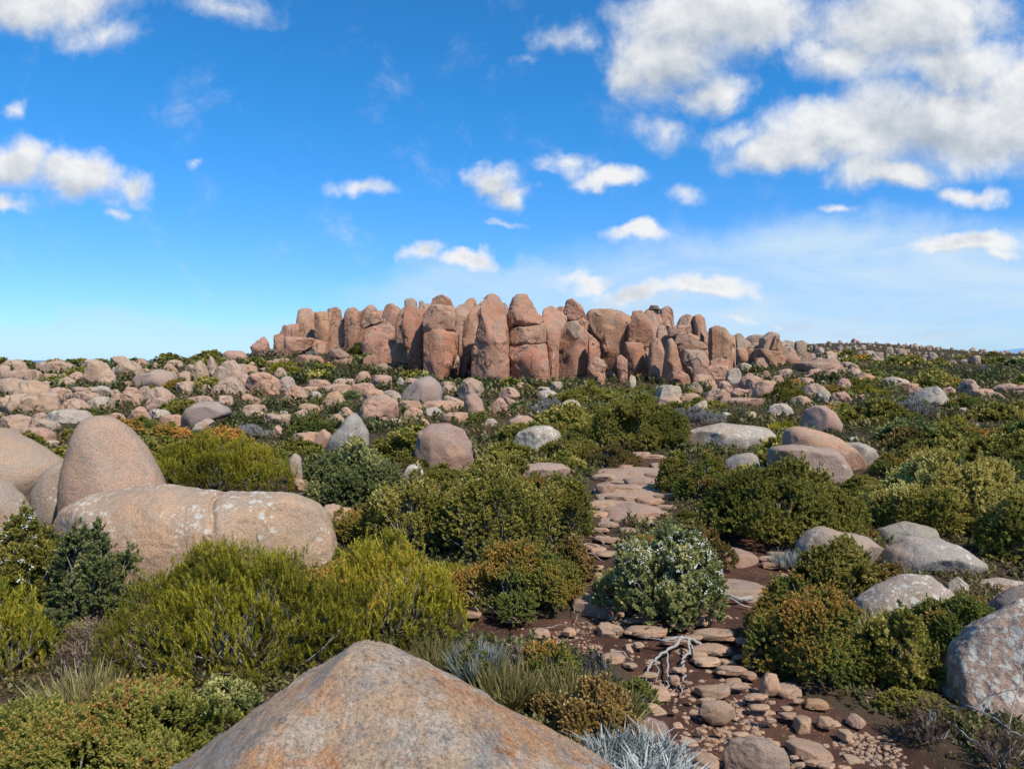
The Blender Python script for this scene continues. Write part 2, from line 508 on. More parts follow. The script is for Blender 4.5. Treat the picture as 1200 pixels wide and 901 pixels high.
# ---------------------------------------------------------------- landmarks used in the labels
for q in [
    (133, 555, 'the tall upright boulder'), (230, 620, 'the long lichen-spotted boulder'), (577, 400, 'the tallest column'),
    (516, 400, 'the dome-capped stack'), (398, 425, 'the mushroom rock'), (305, 404, 'the lone tilted block'),
    (492, 460, 'the big grey dome below the columns'), (525, 515, 'the pink mound among dark shrubs'),
    (410, 505, 'the grey upright wedge'), (628, 515, 'the white-streaked grey boulder'),
    (690, 457, 'the yellow bush below the columns'), (853, 510, 'the long pale flat boulder'),
    (962, 490, 'the two-faced peaked boulder'), (970, 525, 'the saddle-shaped boulder'), (1092, 462, 'the pale pyramid rock'),
    (845, 402, 'the lone tall square block'), (895, 459, 'the round pink dome below the blocks'), (182, 448, 'the broad double dome'),
    (243, 485, 'the arched grey-pink boulder'), (275, 420, 'the flat-topped skyline boulder'), (616, 400, 'the three-block stack'),
    (795, 441, 'the squat red-pink block'), (1013, 447, 'the red-sided wedge'), (713, 390, 'the broad rounded block'),
    (438, 478, 'the pink pair of domes'), (255, 535, 'the wide yellow-green bush'), (445, 395, 'the big cleft block'),
    (845, 760, 'the path of loose stones'), (17, 432, 'the skyline dome at the photo edge'), (555, 475, 'the pink egg boulder'),
    (100, 455, 'the cluster of tan domes'), (972, 432, 'the long low boulder'), (350, 466, 'the pointed pink dome')]:
    land(*q)

# ---------------------------------------------------------------- the tor: columns and stacked blocks
C = dict(mat=M_TOR)
def tor(name, label, depth, pts, **kw):
    a = dict(mat=M_TOR, col=PINK, thick=1.0, n=5.5, facets=5, sig=2, depth=depth, rough=1.15, chip=1.0, level=5, lichen=0.04)
    a.update(kw)
    xs = [q[0] for q in pts]; xm = (min(xs) + max(xs)) / 2
    pts = [(xm + (q[0] - xm) * 1.07, q[1]) for q in pts]
    return rock(name, label, 'rock column' if name == 'rock_column' else 'boulder' if name == 'boulder' else 'stone block', pts, **a)

B, K, S = 'stone_block', 'rock_column', 'boulder'
tor(B, 'lone tilted pink block standing clear at the far left end of the tor', 70, [(295,407),(308,394),(313,402),(316,412),(299,414)], thick=.8)
tor(B, 'small narrow block next right of the lone tilted block', 74, [(321,411),(322,393),(330,391),(334,398),(334,412)])
tor(B, 'square-shouldered tan block behind the low wide block', 75, [(331,390),(334,382),(350,379),(352,400),(352,412),(333,412)], col=TAN)
tor(K, 'leftmost tall square column of the tor, cracked across its middle', 76, [(350,363),(360,360.5),(363,361),(370,371),(369.5,398),(350,398)], col=TAN, n=4, sig=4, crack=1)
tor(B, 'low wide pink block at the foot of the leftmost square column', 70, [(337,396),(339,394),(366,397),(364,407),(345,416),(337,417)], n=4, sig=4)
tor(K, 'smooth square tan slab with straight sides, right of the cracked square column', 74, [(370,366),(385,365),(387.5,368),(385.5,399),(378,401),(370,398)], col=ORNG, n=4.5, sig=4)
tor(B, 'small wedge stone tucked under the smooth square slab', 71, [(363,407),(370,398),(382,402),(382,409)])
tor(K, 'slim two-tone column carrying a square block on top', 75, [(386,377),(400,377),(405,368),(406,398),(396,407),(385,407)], col=TAN, lichen=.3, sig=4)
tor(B, 'square block capping the slim two-tone column', 75.2, [(385,363),(394,360),(398,363),(399.5,378),(387,378)], col=TAN, solid=False)
tor(K, 'round-headed column right of the slim two-tone column', 74, [(405,398),(405,367),(408,362),(415,360),(421,365),(419,393),(413,402)], col=PINK)
tor(K, 'broad leaning column behind the overhanging boulder', 76, [(415,402),(418,368),(427,363),(435,357),(440,361),(442,372),(442,400)], col=TAN)
tor(S, 'overhanging boulder perched above the big cleft block', 68, [(425,377),(430,371),(438,366),(445,368),(448,376),(438,381),(427,384)], col=TAN, solid=False, n=2.6)
tor(B, 'grey block half hidden behind the overhanging boulder', 78, [(440,366),(446,363),(452,365),(452,380),(441,380)], col=GREY)
tor(S, 'egg-headed boulder on the skyline left of the first tall column', 72, [(449,370),(452,358),(459,355.5),(468,361),(470,366),(466,378),(460,386),(450,380)], col=PINK)
tor(B, 'big cleft block with rounded shoulders under the overhanging boulder', 63, [(428,402),(435,388),(440,382),(450,378),(460,381),(469,384),(470,392),(467,404),(441,414),(432,410)], col=PINK, crack=1)
tor(B, 'heavy rounded block in front of the big cleft block', 58, [(436,430),(439,407),(448,400),(458,397),(467,402),(463,418),(455,432)], col=PINK)
tor(B, 'tilted pink block resting on the low square base stone', 55, [(459,414),(461,406),(470,402),(475,405),(481,422),(477,425.5),(463,425.5)], col=PINK, solid=False, n=3.5, sig=4)
tor(B, 'low square base stone under the tilted pink block', 55.3, [(453,430),(458,425),(481,425),(482.5,437),(470,440),(453,440)], col=PINK, n=4)
tor(S, 'grey-pink boulder leaning on the low square base stone', 53, [(434,438),(440,429),(450,425),(455,430),(454,439),(442,441)], col=GREY)
tor(B, 'short standing stone left of the heavy rounded block', 57, [(425,436),(427,420),(432,416),(437,417),(436,431),(430,438)])
tor(S, 'dark oval cap stone sitting on the mushroom rock', 60, [(387,417),(390,410),(398,408.5),(408,415),(410,418),(403,422.5),(390,421.5)], col=BRWN, solid=False, n=2.3, facets=1)
tor(S, 'pink flared base of the mushroom rock below its oval cap', 60.3, [(382,434),(387,422),(390,420),(404,421),(409,417),(417,432),(401,439)], n=2.8)
tor(S, 'smooth pink dome left of the mushroom rock', 60, [(347,423),(352,416),(363,415),(375,418),(381,427),(380,434),(372,438),(355,434)], n=2.4)

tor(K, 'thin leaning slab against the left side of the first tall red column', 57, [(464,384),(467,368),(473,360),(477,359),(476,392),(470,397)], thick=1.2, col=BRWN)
tor(K, 'first tall red column with a grey lichen-covered right flank', 53, [(475,406),(472,385),(475,363),(478,358),(487,358),(498,365),(498,384),(494,415),(490,430),(482,426),(477,408)], col=RED, n=3.6, sig=4, thick=1.1)
tor(B, 'pale pointed block rising behind the first tall red column', 59, [(473,368),(475,351),(482,348.5),(488,353),(489,368)], col=PALE, lichen=.3)
tor(B, 'small round-topped stone behind, between the red column and capped stack', 62, [(489,368),(491,352),(496,352),(499,358),(498,368)], col=GREY)
tor(B, 'shadowed block just left of the capped stack', 58, [(496,372),(497,358),(501,355.5),(508,357),(508,374)], col=TAN)
tor(B, 'domed cap on top of the capped stack', 51.5, [(506,358),(508,350),(518,345.5),(527,350),(532,361.5),(520,358.5)], col=TAN, solid=False, n=2.6, thick=1.1)
tor(B, 'middle block of the dome-capped stack', 51.3, [(498,387),(499,368),(507,358),(518,357.5),(532,361.5),(534.5,368),(533,386.5),(512,385.5),(501,387)], col=TAN, solid=False, n=3.8, sig=4, thick=1.05)
tor(B, 'tall red-orange lower block of the dome-capped stack', 51, [(498.5,393),(508,386),(531,387),(535,391),(535,415),(529,432),(517,449),(508,444),(499.5,438)], col=RED, n=3.6, sig=4, thick=1.05)
tor(K, 'grey piece added as the shaded right side of the dome-capped stack', 54.5, [(528,370),(534,371),(538,390),(537,420),(528,436)], col=GREY)  # added piece standing for the stack's own right side in shade
tor(B, 'small triangular stone wedged low right of the dome-capped stack', 51, [(531,431),(535,415),(538.5,420),(537,429)], col=PALE, solid=False, sig=3)
tor(B, 'dark-based rounded block in the gap behind the capped stack', 58, [(532,380),(533,366),(536,359),(545,355),(554,360),(551,372),(541,384)], col=TAN)
tor(S, 'tan boulder topping the gap between the capped stack and tallest column', 60, [(541,360),(548,350),(555,348.5),(558,354),(556,366),(543,366)], col=ORNG)
tor(K, 'slanting slab column leaning against the left of the tallest column', 53.5, [(543,412),(543,395),(544,380),(553,362),(566,352),(567,372),(561,392),(555,416)], col=TAN, thick=.9)
tor(B, 'deeply shadowed block below the slanting slab column', 53.5, [(538,440),(540,418),(554,412),(556,447),(542,447)], col=BRWN)  # shadow of the tallest column is put into this block's brown
tor(K, 'tallest column of the tor, tapering to a rounded tip, grey lichen triangle', 50, [(556,448),(554,428),(556,408),(562,383),(565,360),(568.5,350),(577,344),(585,347),(588.5,357),(592,368),(595,410),(595,452),(577,455),(562,452)], n=3.3, sig=4, col=PINK, thick=1.1, level=6)
tor(B, 'small stone peeping out behind the right shoulder of the tallest column', 58, [(588,366),(589,355),(594,353),(599,360),(599,372)], col=GREY)
tor(B, 'rounded top block of the three-block stack', 51.2, [(595,373),(602,353),(607,347),(617,347),(623,357),(630,368),(636,371),(633.5,378),(615,382.5),(605,379.5),(597.5,383)], col=PINK, solid=False, n=3.2, sig=4, thick=.9)
tor(B, 'narrow middle block of the three-block stack', 51, [(597.5,400),(600,384.5),(615,383),(635,380),(638.5,390),(637.5,399.5),(625,402.5),(605,402.5)], col=TAN, solid=False, n=4, sig=3, thick=.9)
tor(B, 'large square red bottom block of the three-block stack', 50.8, [(599,426),(597.5,403),(627,403.5),(639,402),(642,428),(645,450),(633,454),(605,450),(600,447)], col=RED, n=4.2, sig=4, thick=.95, crack=.8, level=5)
tor(K, 'smooth broad-headed column right of the three-block stack', 52.5, [(638,390),(636,370),(638,362),(647,357),(653,361.5),(663.5,372),(663,380),(655,395),(654,437),(652,440),(642,439),(641,420)], col=PINK, n=3.2, sig=5, thick=1.1)
tor(S, 'rounded boulder balanced on top of the column group right of broad-headed column', 55.5, [(661,364),(665,353),(671,351.5),(680,358),(687.5,372),(677,376),(665,375)], col=PINK, solid=False, n=2.7)
tor(B, 'small angular stone beneath the balanced boulder, overhanging its right side', 55, [(677,376),(683,372),(689.5,377),(687,386.5),(680,388)], col=TAN, solid=False)
tor(B, 'hanging slab-like block stuck to the face of the massive pink wall', 52, [(664,390),(665,378),(677,376),(679.5,383),(679.5,394),(673,396.5)], col=GREY, solid=False, n=3.5, sig=4, thick=.5)
tor(K, 'massive pink wall of rock right of the broad-headed column', 54.5, [(652,432),(654,400),(662,382),(667,378),(680,380),(694,395),(692,415),(684,431),(662,436)], col=PINK, n=3.6, thick=.8, level=5)
tor(K, 'narrow rounded pillar leaning on the right end of the massive pink wall', 53, [(689,414),(690,400),(695,393.5),(702,401),(703,414),(698,420),(690,419)], col=PINK)
tor(B, 'small block behind the narrow rounded pillar', 58, [(679,395),(681,388),(686,386.5),(692,389),(692,398)], col=PINK)
tor(B, 'stone showing between the broad-headed column and the balanced boulder', 60, [(651,368),(653,361),(657,358.5),(662,360),(663,374),(655,376)], col=PINK)
tor(B, 'broad rounded block, widest of the tor, with an overhanging left shoulder', 57.5, [(688,377),(692,365),(710,362.5),(724,364),(738.5,372.5),(739.5,378),(733,392),(732,408),(710,420),(703,416),(702,400),(695,392)], col=ORNG, n=3.2, sig=6, thick=.85, level=5, crack=.6)
tor(S, 'round pink boulder standing in front of the broad rounded block', 50, [(688,432),(691,422),(698,417.5),(707,422),(710.5,428),(707,443),(700,444)], col=PINK, n=2.4)
tor(B, 'small upright pink stone right of the round pink boulder', 52, [(723,429),(723,418),(728,415.5),(734.5,422),(734.5,433),(727,435)], col=PINK)
tor(B, 'rounded upper block with dark seam above the flat-faced pink slab', 56, [(736,400),(737,382),(745,372.5),(753,369.5),(759,378),(762.5,395),(760,404),(738,402)], col=PINK, solid=False)
tor(B, 'flat-faced pink slab standing below the rounded upper block', 54.5, [(732,414),(733,401),(752,401),(754.5,410),(754.5,424),(748,435),(737,433)], col=RED, n=4, sig=4)
tor(K, 'grey slab filling the space behind the flat-faced pink slab', 57, [(746,402),(758,398),(762,410),(758,430),(748,430)], col=GREY)
tor(B, 'little nub stone on top of the rounded upper block', 57, [(740,375),(742,365),(752,364.5),(752.5,371),(748,376)], col=PINK, solid=False, sig=3)
tor(K, 'tall rounded dome column with white lichen near its top', 59, [(753,371),(759,363),(770,362.5),(777.5,375),(773,390),(768,398),(761,398)], col=TAN, lichen=.5, n=2.8)
tor(B, 'dark cap stone on the very top of the rounded dome column', 59, [(760.5,362.5),(763,358),(770,358.5),(774,364),(767,363.5)], col=(.16,.13,.11), solid=False, n=2.5)
tor(K, 'blunt twin-lobed column behind, right of the dark cap stone', 60, [(773,370),(775,362),(782,358.5),(787,363),(788.5,375),(788.5,392),(777,398)], col=PINK, crack=1)
tor(K, 'tall thin grey spike, shadowed on its left, behind the small columns', 55, [(770,392),(773,381),(778.5,380.5),(784,392),(783.5,408),(779,424),(775,426),(771,410)], col=GREY, sig=4)
tor(K, 'slim stone pillar with a dark notch, left of the pointed pillar', 53, [(761,421),(762,402),(768,395.5),(774.5,400),(778,414),(778.5,433),(770,439),(763,435)], col=TAN, sig=5)
tor(K, 'pointed leaning pillar flaring at its foot, right of the notched pillar', 51, [(775,438),(780,412),(782.5,399),(787,396.5),(792,405),(797.5,431),(794,439),(781,447)], col=TAN, n=2.7, sig=4)
tor(S, 'squat red-pink block at the foot of the pointed pillar', 48.5, [(784,448),(787.5,437),(795,433),(805,439),(807.5,448),(803,453)], col=RED, n=2.8)
tor(B, 'topmost flat slab of the leaning slab pile', 54, [(783,394),(785,385),(792,381.5),(808,381.5),(809,388.5),(793,393)], col=TAN, solid=False, n=3.2, sig=3, thick=.8)
tor(B, 'second flat slab from the top of the leaning slab pile', 53.7, [(790.5,402),(793,393),(800,390.5),(817,393.5),(818.5,398),(800,402.5)], col=TAN, solid=False, n=3, sig=3, thick=.8)
tor(B, 'third rounded slab of the leaning slab pile, bulging to the right', 53.4, [(794,407),(800,402),(813,398),(822,401.5),(826.5,408),(817,411.5),(800,408.5)], col=GREY, solid=False, n=2.8, sig=3, thick=.7)
tor(B, 'large tilted grey block at the bottom of the leaning slab pile', 53, [(799,424),(802,410),(823,410),(827.5,420),(828,436),(813,435),(802,428)], col=GREY, n=4, sig=4)
tor(K, 'rounded column behind the leaning slab pile', 57, [(794,384),(798,372),(805,367.5),(812,372),(817,392),(812,410),(798,410)], col=TAN)
tor(K, 'tall slender column rising behind the right end of the slab pile', 56.5, [(812.5,380),(813,370),(820,368.5),(824.5,373),(827.5,392),(828,425),(818,425),(814,400)], col=TAN, sig=4)
tor(B, 'lone tall square block with a rounded top, right of the slab pile', 60, [(831.5,420),(833,385),(840,381),(847,383),(855,392),(857.5,421),(847,424)], col=ORNG, n=3.8, sig=4)
tor(K, 'narrow slab at the right edge of the lone tall square block', 62, [(855,423),(855.5,393),(861.5,392.5),(861.5,424)], col=TAN)
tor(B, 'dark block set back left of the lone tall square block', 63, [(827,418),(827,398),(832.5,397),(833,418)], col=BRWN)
tor(S, 'cracked rubble boulder under the lone tall square block', 58, [(829,430),(832,423),(843,419.5),(853,422),(853,432)], col=PINK)

for name, label, dep, pts, col in [
    (B, 'grey angular block directly right of the narrow slab', 76, [(862,407),(862,393),(867,390.5),(873,398),(875.5,406),(870,409)], GREY),
    (B, 'tan squared block below the grey angular block', 74, [(862,408),(874,408),(876,424),(864,424)], ORNG),
    (B, 'narrow tan squared block, right twin of the squared pair', 74, [(875,409),(882.5,409),(884,426),(876,426)], ORNG),
    (B, 'pale toppled stone between the squared pair and the split boulder', 77, [(877,408),(883,402),(890,402),(889,418),(880,414)], PALE),
    (B, 'flat-topped block far behind the pale toppled stone', 84, [(874,399),(880,393.5),(885,392.5),(894,394),(895,408),(875,408)], GREY),
    (S, 'dark left half of the split boulder at the right end of the tor', 75, [(890,408),(893,397),(903,388.5),(911,392),(909,402),(902,411)], GREY),
    (S, 'tan right half of the split boulder, shaped like a leaning egg', 74, [(902,411),(908.5,394),(914,400),(913.5,412),(907,413.5)], ORNG),
    (B, 'wide rounded block carrying the split boulder', 72.5, [(886,420),(888,409),(912,412),(916.5,425),(908,431),(895,428)], ORNG),
    (B, 'large leaning block with orange foot, right of the split boulder', 74, [(910,414),(918,406.5),(927,409.5),(933,420),(935.5,434),(928,435),(916,428)], TAN),
    (K, 'square grey pillar standing at the right end of the tor', 78, [(932,425),(933,400),(940,398.5),(943,402),(943.5,426)], GREY),
    (B, 'short square stump right of the square grey pillar', 78, [(943.5,427),(944,413),(954,414.5),(954.5,427)], GREY),
    (B, 'broken rocks showing behind the large leaning block', 84, [(914,410),(916,402),(923,398.5),(931,401),(933,415)], PALE),
    (S, 'long low boulder tapering left, at the right foot of the tor', 66, [(937,434),(938,425),(957,423),(970,419.5),(978,424),(981.5,432),(973,438.5),(957,437)], TAN),
    (S, 'short domed boulder in front of the wide rounded block', 66, [(883,429),(887,420),(893,419.5),(898,428),(892,437)], TAN)]:
    tor(name, label, dep, pts, col=col, solid=not ('half' in label and 'dark' not in label), sig=5)

tor(K, 'shadowed column behind the capped stack', 54.5, [(503,440),(502,372),(510,362),(528,362),(532,372),(533,440)], col=TAN)
tor(K, 'shadowed column behind the three-block stack', 54, [(600,440),(599,372),(606,360),(624,362),(636,376),(637,440)], col=TAN)
# columns standing behind, shade of the front row's gaps put into the dark ones' colour
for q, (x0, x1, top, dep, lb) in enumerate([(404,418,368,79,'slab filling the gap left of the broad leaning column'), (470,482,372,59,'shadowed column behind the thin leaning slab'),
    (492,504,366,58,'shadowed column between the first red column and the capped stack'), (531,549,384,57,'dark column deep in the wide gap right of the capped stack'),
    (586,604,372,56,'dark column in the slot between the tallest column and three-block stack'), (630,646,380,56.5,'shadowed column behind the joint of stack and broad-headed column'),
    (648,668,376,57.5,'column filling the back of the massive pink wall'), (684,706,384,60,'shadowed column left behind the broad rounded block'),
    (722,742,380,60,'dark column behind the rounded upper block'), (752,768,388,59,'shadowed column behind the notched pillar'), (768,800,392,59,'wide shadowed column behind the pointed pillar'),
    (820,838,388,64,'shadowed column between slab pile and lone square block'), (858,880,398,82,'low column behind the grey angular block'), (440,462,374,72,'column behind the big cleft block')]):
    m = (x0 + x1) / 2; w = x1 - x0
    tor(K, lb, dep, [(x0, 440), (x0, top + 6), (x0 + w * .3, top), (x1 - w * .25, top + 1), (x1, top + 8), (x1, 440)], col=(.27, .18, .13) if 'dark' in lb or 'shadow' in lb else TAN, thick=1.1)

# ---------------------------------------------------------------- boulders with their own outline
def boulder(label, pts, row=None, **kw):
    a = dict(mat=M_ROCK, col=PINK); a.update(kw)
    if a['mat'] is M_NEAR: a.setdefault('ledge', .4)
    return rock('boulder', label, 'boulder', pts, row, **a)

boulder('huge orange-and-grey mottled boulder rising to a peak in the bottom foreground',
        [(60,990),(190,901),(300,822),(380,771),(414,744),(430,738),(462,748),(540,789),(620,838),(690,878),(730,906),(830,980),(760,1200),(120,1200)],
        depth=2.75, mat=M_FRONT, col=(.56,.36,.21), thick=.95, n=2.3, facets=0, sink=.0, level=7, sig=3, rough=.5, back=.75, ledge=0,
        planes=[(.05,-.55,.82,.76)])
boulder('tall upright boulder with a smooth rounded tip behind the long lichen-spotted boulder',
        [(73,650),(79,560),(89,520),(97,496),(109,487),(125,487),(145,497),(166,520),(183,550),(191,577),(185,640)],
        depth=9.5, mat=M_NEAR, col=(.53,.325,.19), lichen=.22, thick=.75, n=2.5, sig=4, rough=.5, facets=2, ledge=0)
boulder('huge sloping boulder cut off by the left photo edge, behind the tall upright boulder',
        [(-80,600),(-70,520),(-30,497),(0,499),(18,510),(42,524),(70,541),(73,556),(60,578),(35,610)],
        depth=10.8, mat=M_NEAR, col=(.50,.315,.20), thick=.7, sig=5, rough=.6)
boulder('rounded tan boulder wedged low between the sloping boulder and tall upright boulder',
        [(38,620),(42,575),(56,550),(74,541),(88,545),(96,580),(90,620)], depth=9.9, mat=M_NEAR, col=(.44,.30,.21), lichen=.25, rough=.6)
boulder('small pale-spotted boulder low at the left photo edge', [(-50,660),(-45,570),(-15,558),(8,563),(24,578),(39,604),(42,660)],
        depth=8.4, mat=M_NEAR, col=(.42,.29,.21), lichen=.45, rough=.6)
boulder('long low cracked boulder covered in white lichen spots with a grey patch',
        [(70,700),(77,608),(86,592),(110,579),(150,571.5),(188,567),(200,565),(214,567),(226,572),(262,573.5),(300,575.5),(345,578),(368,588),(382,604),(392,630),(396,690)],
        depth=8.2, mat=M_NEAR, col=(.56,.345,.21), lichen=.62, thick=.5, n=2.7, sig=3, rough=.6, level=7, ledge=.25, grooves=[([(262,572),(268,580),(276,590),(280,604),(274,620),(262,634)], .025, .07)],
        planes=[(.55,-.8,.25,.90)])
boulder('big dark boulder crusted with pale lichen filling the right photo edge',
        [(1105,905),(1112,800),(1121,762),(1142,732),(1175,712),(1200,703),(1240,700),(1290,760),(1310,905)],
        depth=5.0, mat=M_NEAR, col=(.50,.315,.205), lichen=.95, thick=.8, n=2.5, sig=4, rough=1.0, level=7)
boulder('smooth brown boulder top showing behind the dark lichen-crusted edge boulder',
        [(1160,760),(1168,704),(1186,690),(1215,682),(1260,700),(1260,760)], depth=6.1, mat=M_NEAR, col=(.27,.18,.13), thick=.8, rough=.7)
boulder('grey boulder with bright white lichen blotches among the low right shrubs',
        [(1000,738),(1004,702),(1030,683),(1062,672),(1090,675),(1112,690),(1122,712),(1120,742)], depth=6.7, mat=M_NEAR, col=GREY, lichen=.8, thick=.8, n=2.4)
boulder('small white-crusted stone right of the white-blotched grey boulder', [(1108,704),(1110,684),(1122,675),(1133,684),(1133,704)], depth=7.3, mat=M_NEAR, col=GREY, lichen=.9)
boulder('flat pale slab lying near the right photo edge above the lichen-crusted boulder', [(1132,692),(1140,680),(1170,676),(1205,682),(1215,694)], depth=7.6, mat=M_NEAR, col=PALE, lichen=.3, thick=.8)
boulder('long grey whaleback rock with a lichen-spotted right end', [(1022,668),(1040,642),(1062,629),(1100,630),(1128,642),(1148,656),(1152,668),(1120,676)],
        depth=8.3, mat=M_NEAR, col=(.40,.335,.26), lichen=.4, thick=.7, n=2.3)
boulder('flat rough grey rock sheet behind the long whaleback rock', [(1018,640),(1030,618),(1062,611),(1090,617),(1098,634),(1060,642)], depth=9.5, mat=M_NEAR, col=(.34,.32,.24), lichen=.15, thick=.8)
boulder('curved grey-white boulder half covered by a green bush beside the path', [(928,668),(934,636),(946,620),(960,615),(985,620),(1015,630),(1036,642),(1040,668)],
        depth=8.5, mat=M_NEAR, col=(.37,.31,.25), lichen=.55, thick=.6, n=2.4)
boulder('long pale flat boulder whitened with lichen in the middle distance', [(793,524),(797,513),(808,504),(830,497.5),(868,496.5),(898,501),(912,512),(908,522),(850,528)],
        row=523, mat=M_NEAR, col=PALE, lichen=.55, thick=.55, n=2.5, sig=4)
boulder('saddle-shaped pink boulder with a high left end, back one of its trio', [(918,528),(921,504),(929,499.5),(945,501),(966,506),(985,513),(1000,524),(1014,540),(1020,552),(985,555)],
        row=553, mat=M_NEAR, col=PINK, thick=.5, n=2.7, sig=4)
boulder('flat-topped pink boulder in front of the saddle-shaped boulder', [(902,545),(903,524),(914,521),(945,522),(974,523),(984,530),(995,550),(1000,566),(950,566)],
        row=566, mat=M_NEAR, col=(.38,.25,.185), thick=.6, n=3, sig=4, lichen=.2)
boulder('grey rounded boulder end peeping out right of the saddle-shaped boulder', [(985,542),(988,519),(1008,518),(1022,524),(1029,536),(1028,546)], row=545, mat=M_NEAR, col=GREY, lichen=.3, thick=.8)
boulder('pale grey dome half hidden at the left of the big dark shrub', [(846,556),(850,540),(862,532.5),(878,530),(887,535),(890,556)], row=556, mat=M_NEAR, col=(.36,.32,.26), lichen=.2)
boulder('two-faced peaked boulder with a dark left face in the right middle distance', [(938,505),(942,492),(946,480),(954,475),(966,475.5),(976,484),(985,496),(983,507)],
        row=507, mat=M_NEAR, col=PURP, thick=.9, n=2.6, sig=4, planes=[(-.8,-.55,.2,.62)])
boulder('pink mound rising among dark shrubs, grey on its left shoulder', [(486,548),(489,504),(504,497.5),(527,495.5),(544,503),(554,518),(558,540),(556,552)],
        row=553, mat=M_NEAR, col=(.41,.235,.17), lichen=.25, thick=.8, n=2.5, sig=4)
boulder('white lichen-plastered slab leaning below the pink mound', [(466,580),(470,558),(479,545),(491,541),(497,556),(496,584)], depth=12.4, mat=M_NEAR, col=GREY, lichen=1.0, thick=.7)
boulder('grey boulder front of a pair, streaked with white lichen', [(597,534),(600,519),(608,506),(622,499.5),(643,499),(654,506),(659,516),(656,534)], row=533, mat=M_NEAR, col=GREY, lichen=.9, thick=.8)
boulder('pink-grey dome standing behind the white-streaked grey boulder', [(593,506),(596,492),(606,486.5),(618,486.5),(628,494),(630,506)], row=507, mat=M_NEAR, col=PINK, lichen=.45)
boulder('low purple-pink slab dome left of the path', [(603,560),(606,551),(614,544),(634,542),(658,543),(668,549),(668,560)], row=562, mat=M_NEAR, col=PURP, thick=.7, n=2.4, lichen=.2)
boulder('blue-grey lichen rock lying under the big green shrub', [(695,520),(697,504),(705,498),(716,501),(727,506),(738,510),(742,520)], row=521, mat=M_NEAR, col=(.33,.33,.31), lichen=.5)
boulder('grey upright wedge rock with a pale streaked face', [(380,525),(388,512),(400,499),(407,488),(415,482),(424,489),(431,507),(432,528)], row=527, mat=M_NEAR, col=(.37,.31,.27), lichen=.5, thick=.7, n=2.8, sig=3)
boulder('rounded rock leaning against the left of the grey upright wedge', [(366,522),(371,508),(379,502),(388,508),(391,524)], row=524, mat=M_NEAR, col=PINK)
boulder('upright grey stone half hidden beside the dark blue-green shrub', [(337,566),(339,537),(346,530),(353,537),(355,566)], row=568, mat=M_NEAR, col=GREY, lichen=.2)
boulder('small pink-and-blue cone rock at the end of the white-leaved shrub', [(318,512),(321,502),(325,497),(330,502),(335,512)], row=513, mat=M_ROCK, col=PINK)
boulder('arched grey-pink boulder with a hollow underside', [(214,500),(216,489),(222,478),(233,470.5),(252,471),(264,476),(272,484),(262,489),(248,492),(236,500)],
        row=498, mat=M_ROCK, col=(.37,.28,.23), lichen=.2, sig=4)
boulder('pale slab leaning under the arched grey-pink boulder', [(222,506),(232,496),(243,490),(251,493),(246,504)], row=506, mat=M_ROCK, col=PALE, lichen=.4)
boulder('big grey dome below the columns', [(467,478),(470,462),(476,453),(490,443),(503,440),(514,446),(518,457),(515,472),(500,480)], row=479, mat=M_ROCK, col=(.39,.30,.24), lichen=.3, thick=.85)
boulder('pink egg-shaped boulder leaning right below the tallest column', [(548,484),(543,470),(547,463),(556,460.5),(565,469),(572,484),(566,488)], row=487, mat=M_ROCK, col=PURP)
boulder('red-sided wedge boulder alone at the right of the tor', [(996,453),(999,447),(1011,436),(1022,440),(1027,448),(1018,455)], row=455, mat=M_ROCK, col=RED, sig=3)
boulder('broad double dome of tan rock on the left skyline slope', [(157,455),(159,442),(167,438),(178,436),(186,432.5),(202,436),(208,446),(203,457),(175,458)], row=458, mat=M_ROCK, col=(.41,.27,.19), sig=4, crack=.5)
boulder('flat-topped boulder high on the left skyline', [(261,428),(262,415),(266,411),(284,411),(290,418),(290,428)], depth=66, mat=M_ROCK, col=PINK)
boulder('pale pyramid rock rising from the shrubs at right', [(1060,474),(1080,460),(1092,451.5),(1096,456),(1108,468),(1122,476)], row=476, mat=M_ROCK, col=(.50,.42,.32), lichen=.55, n=2.6, sig=3)

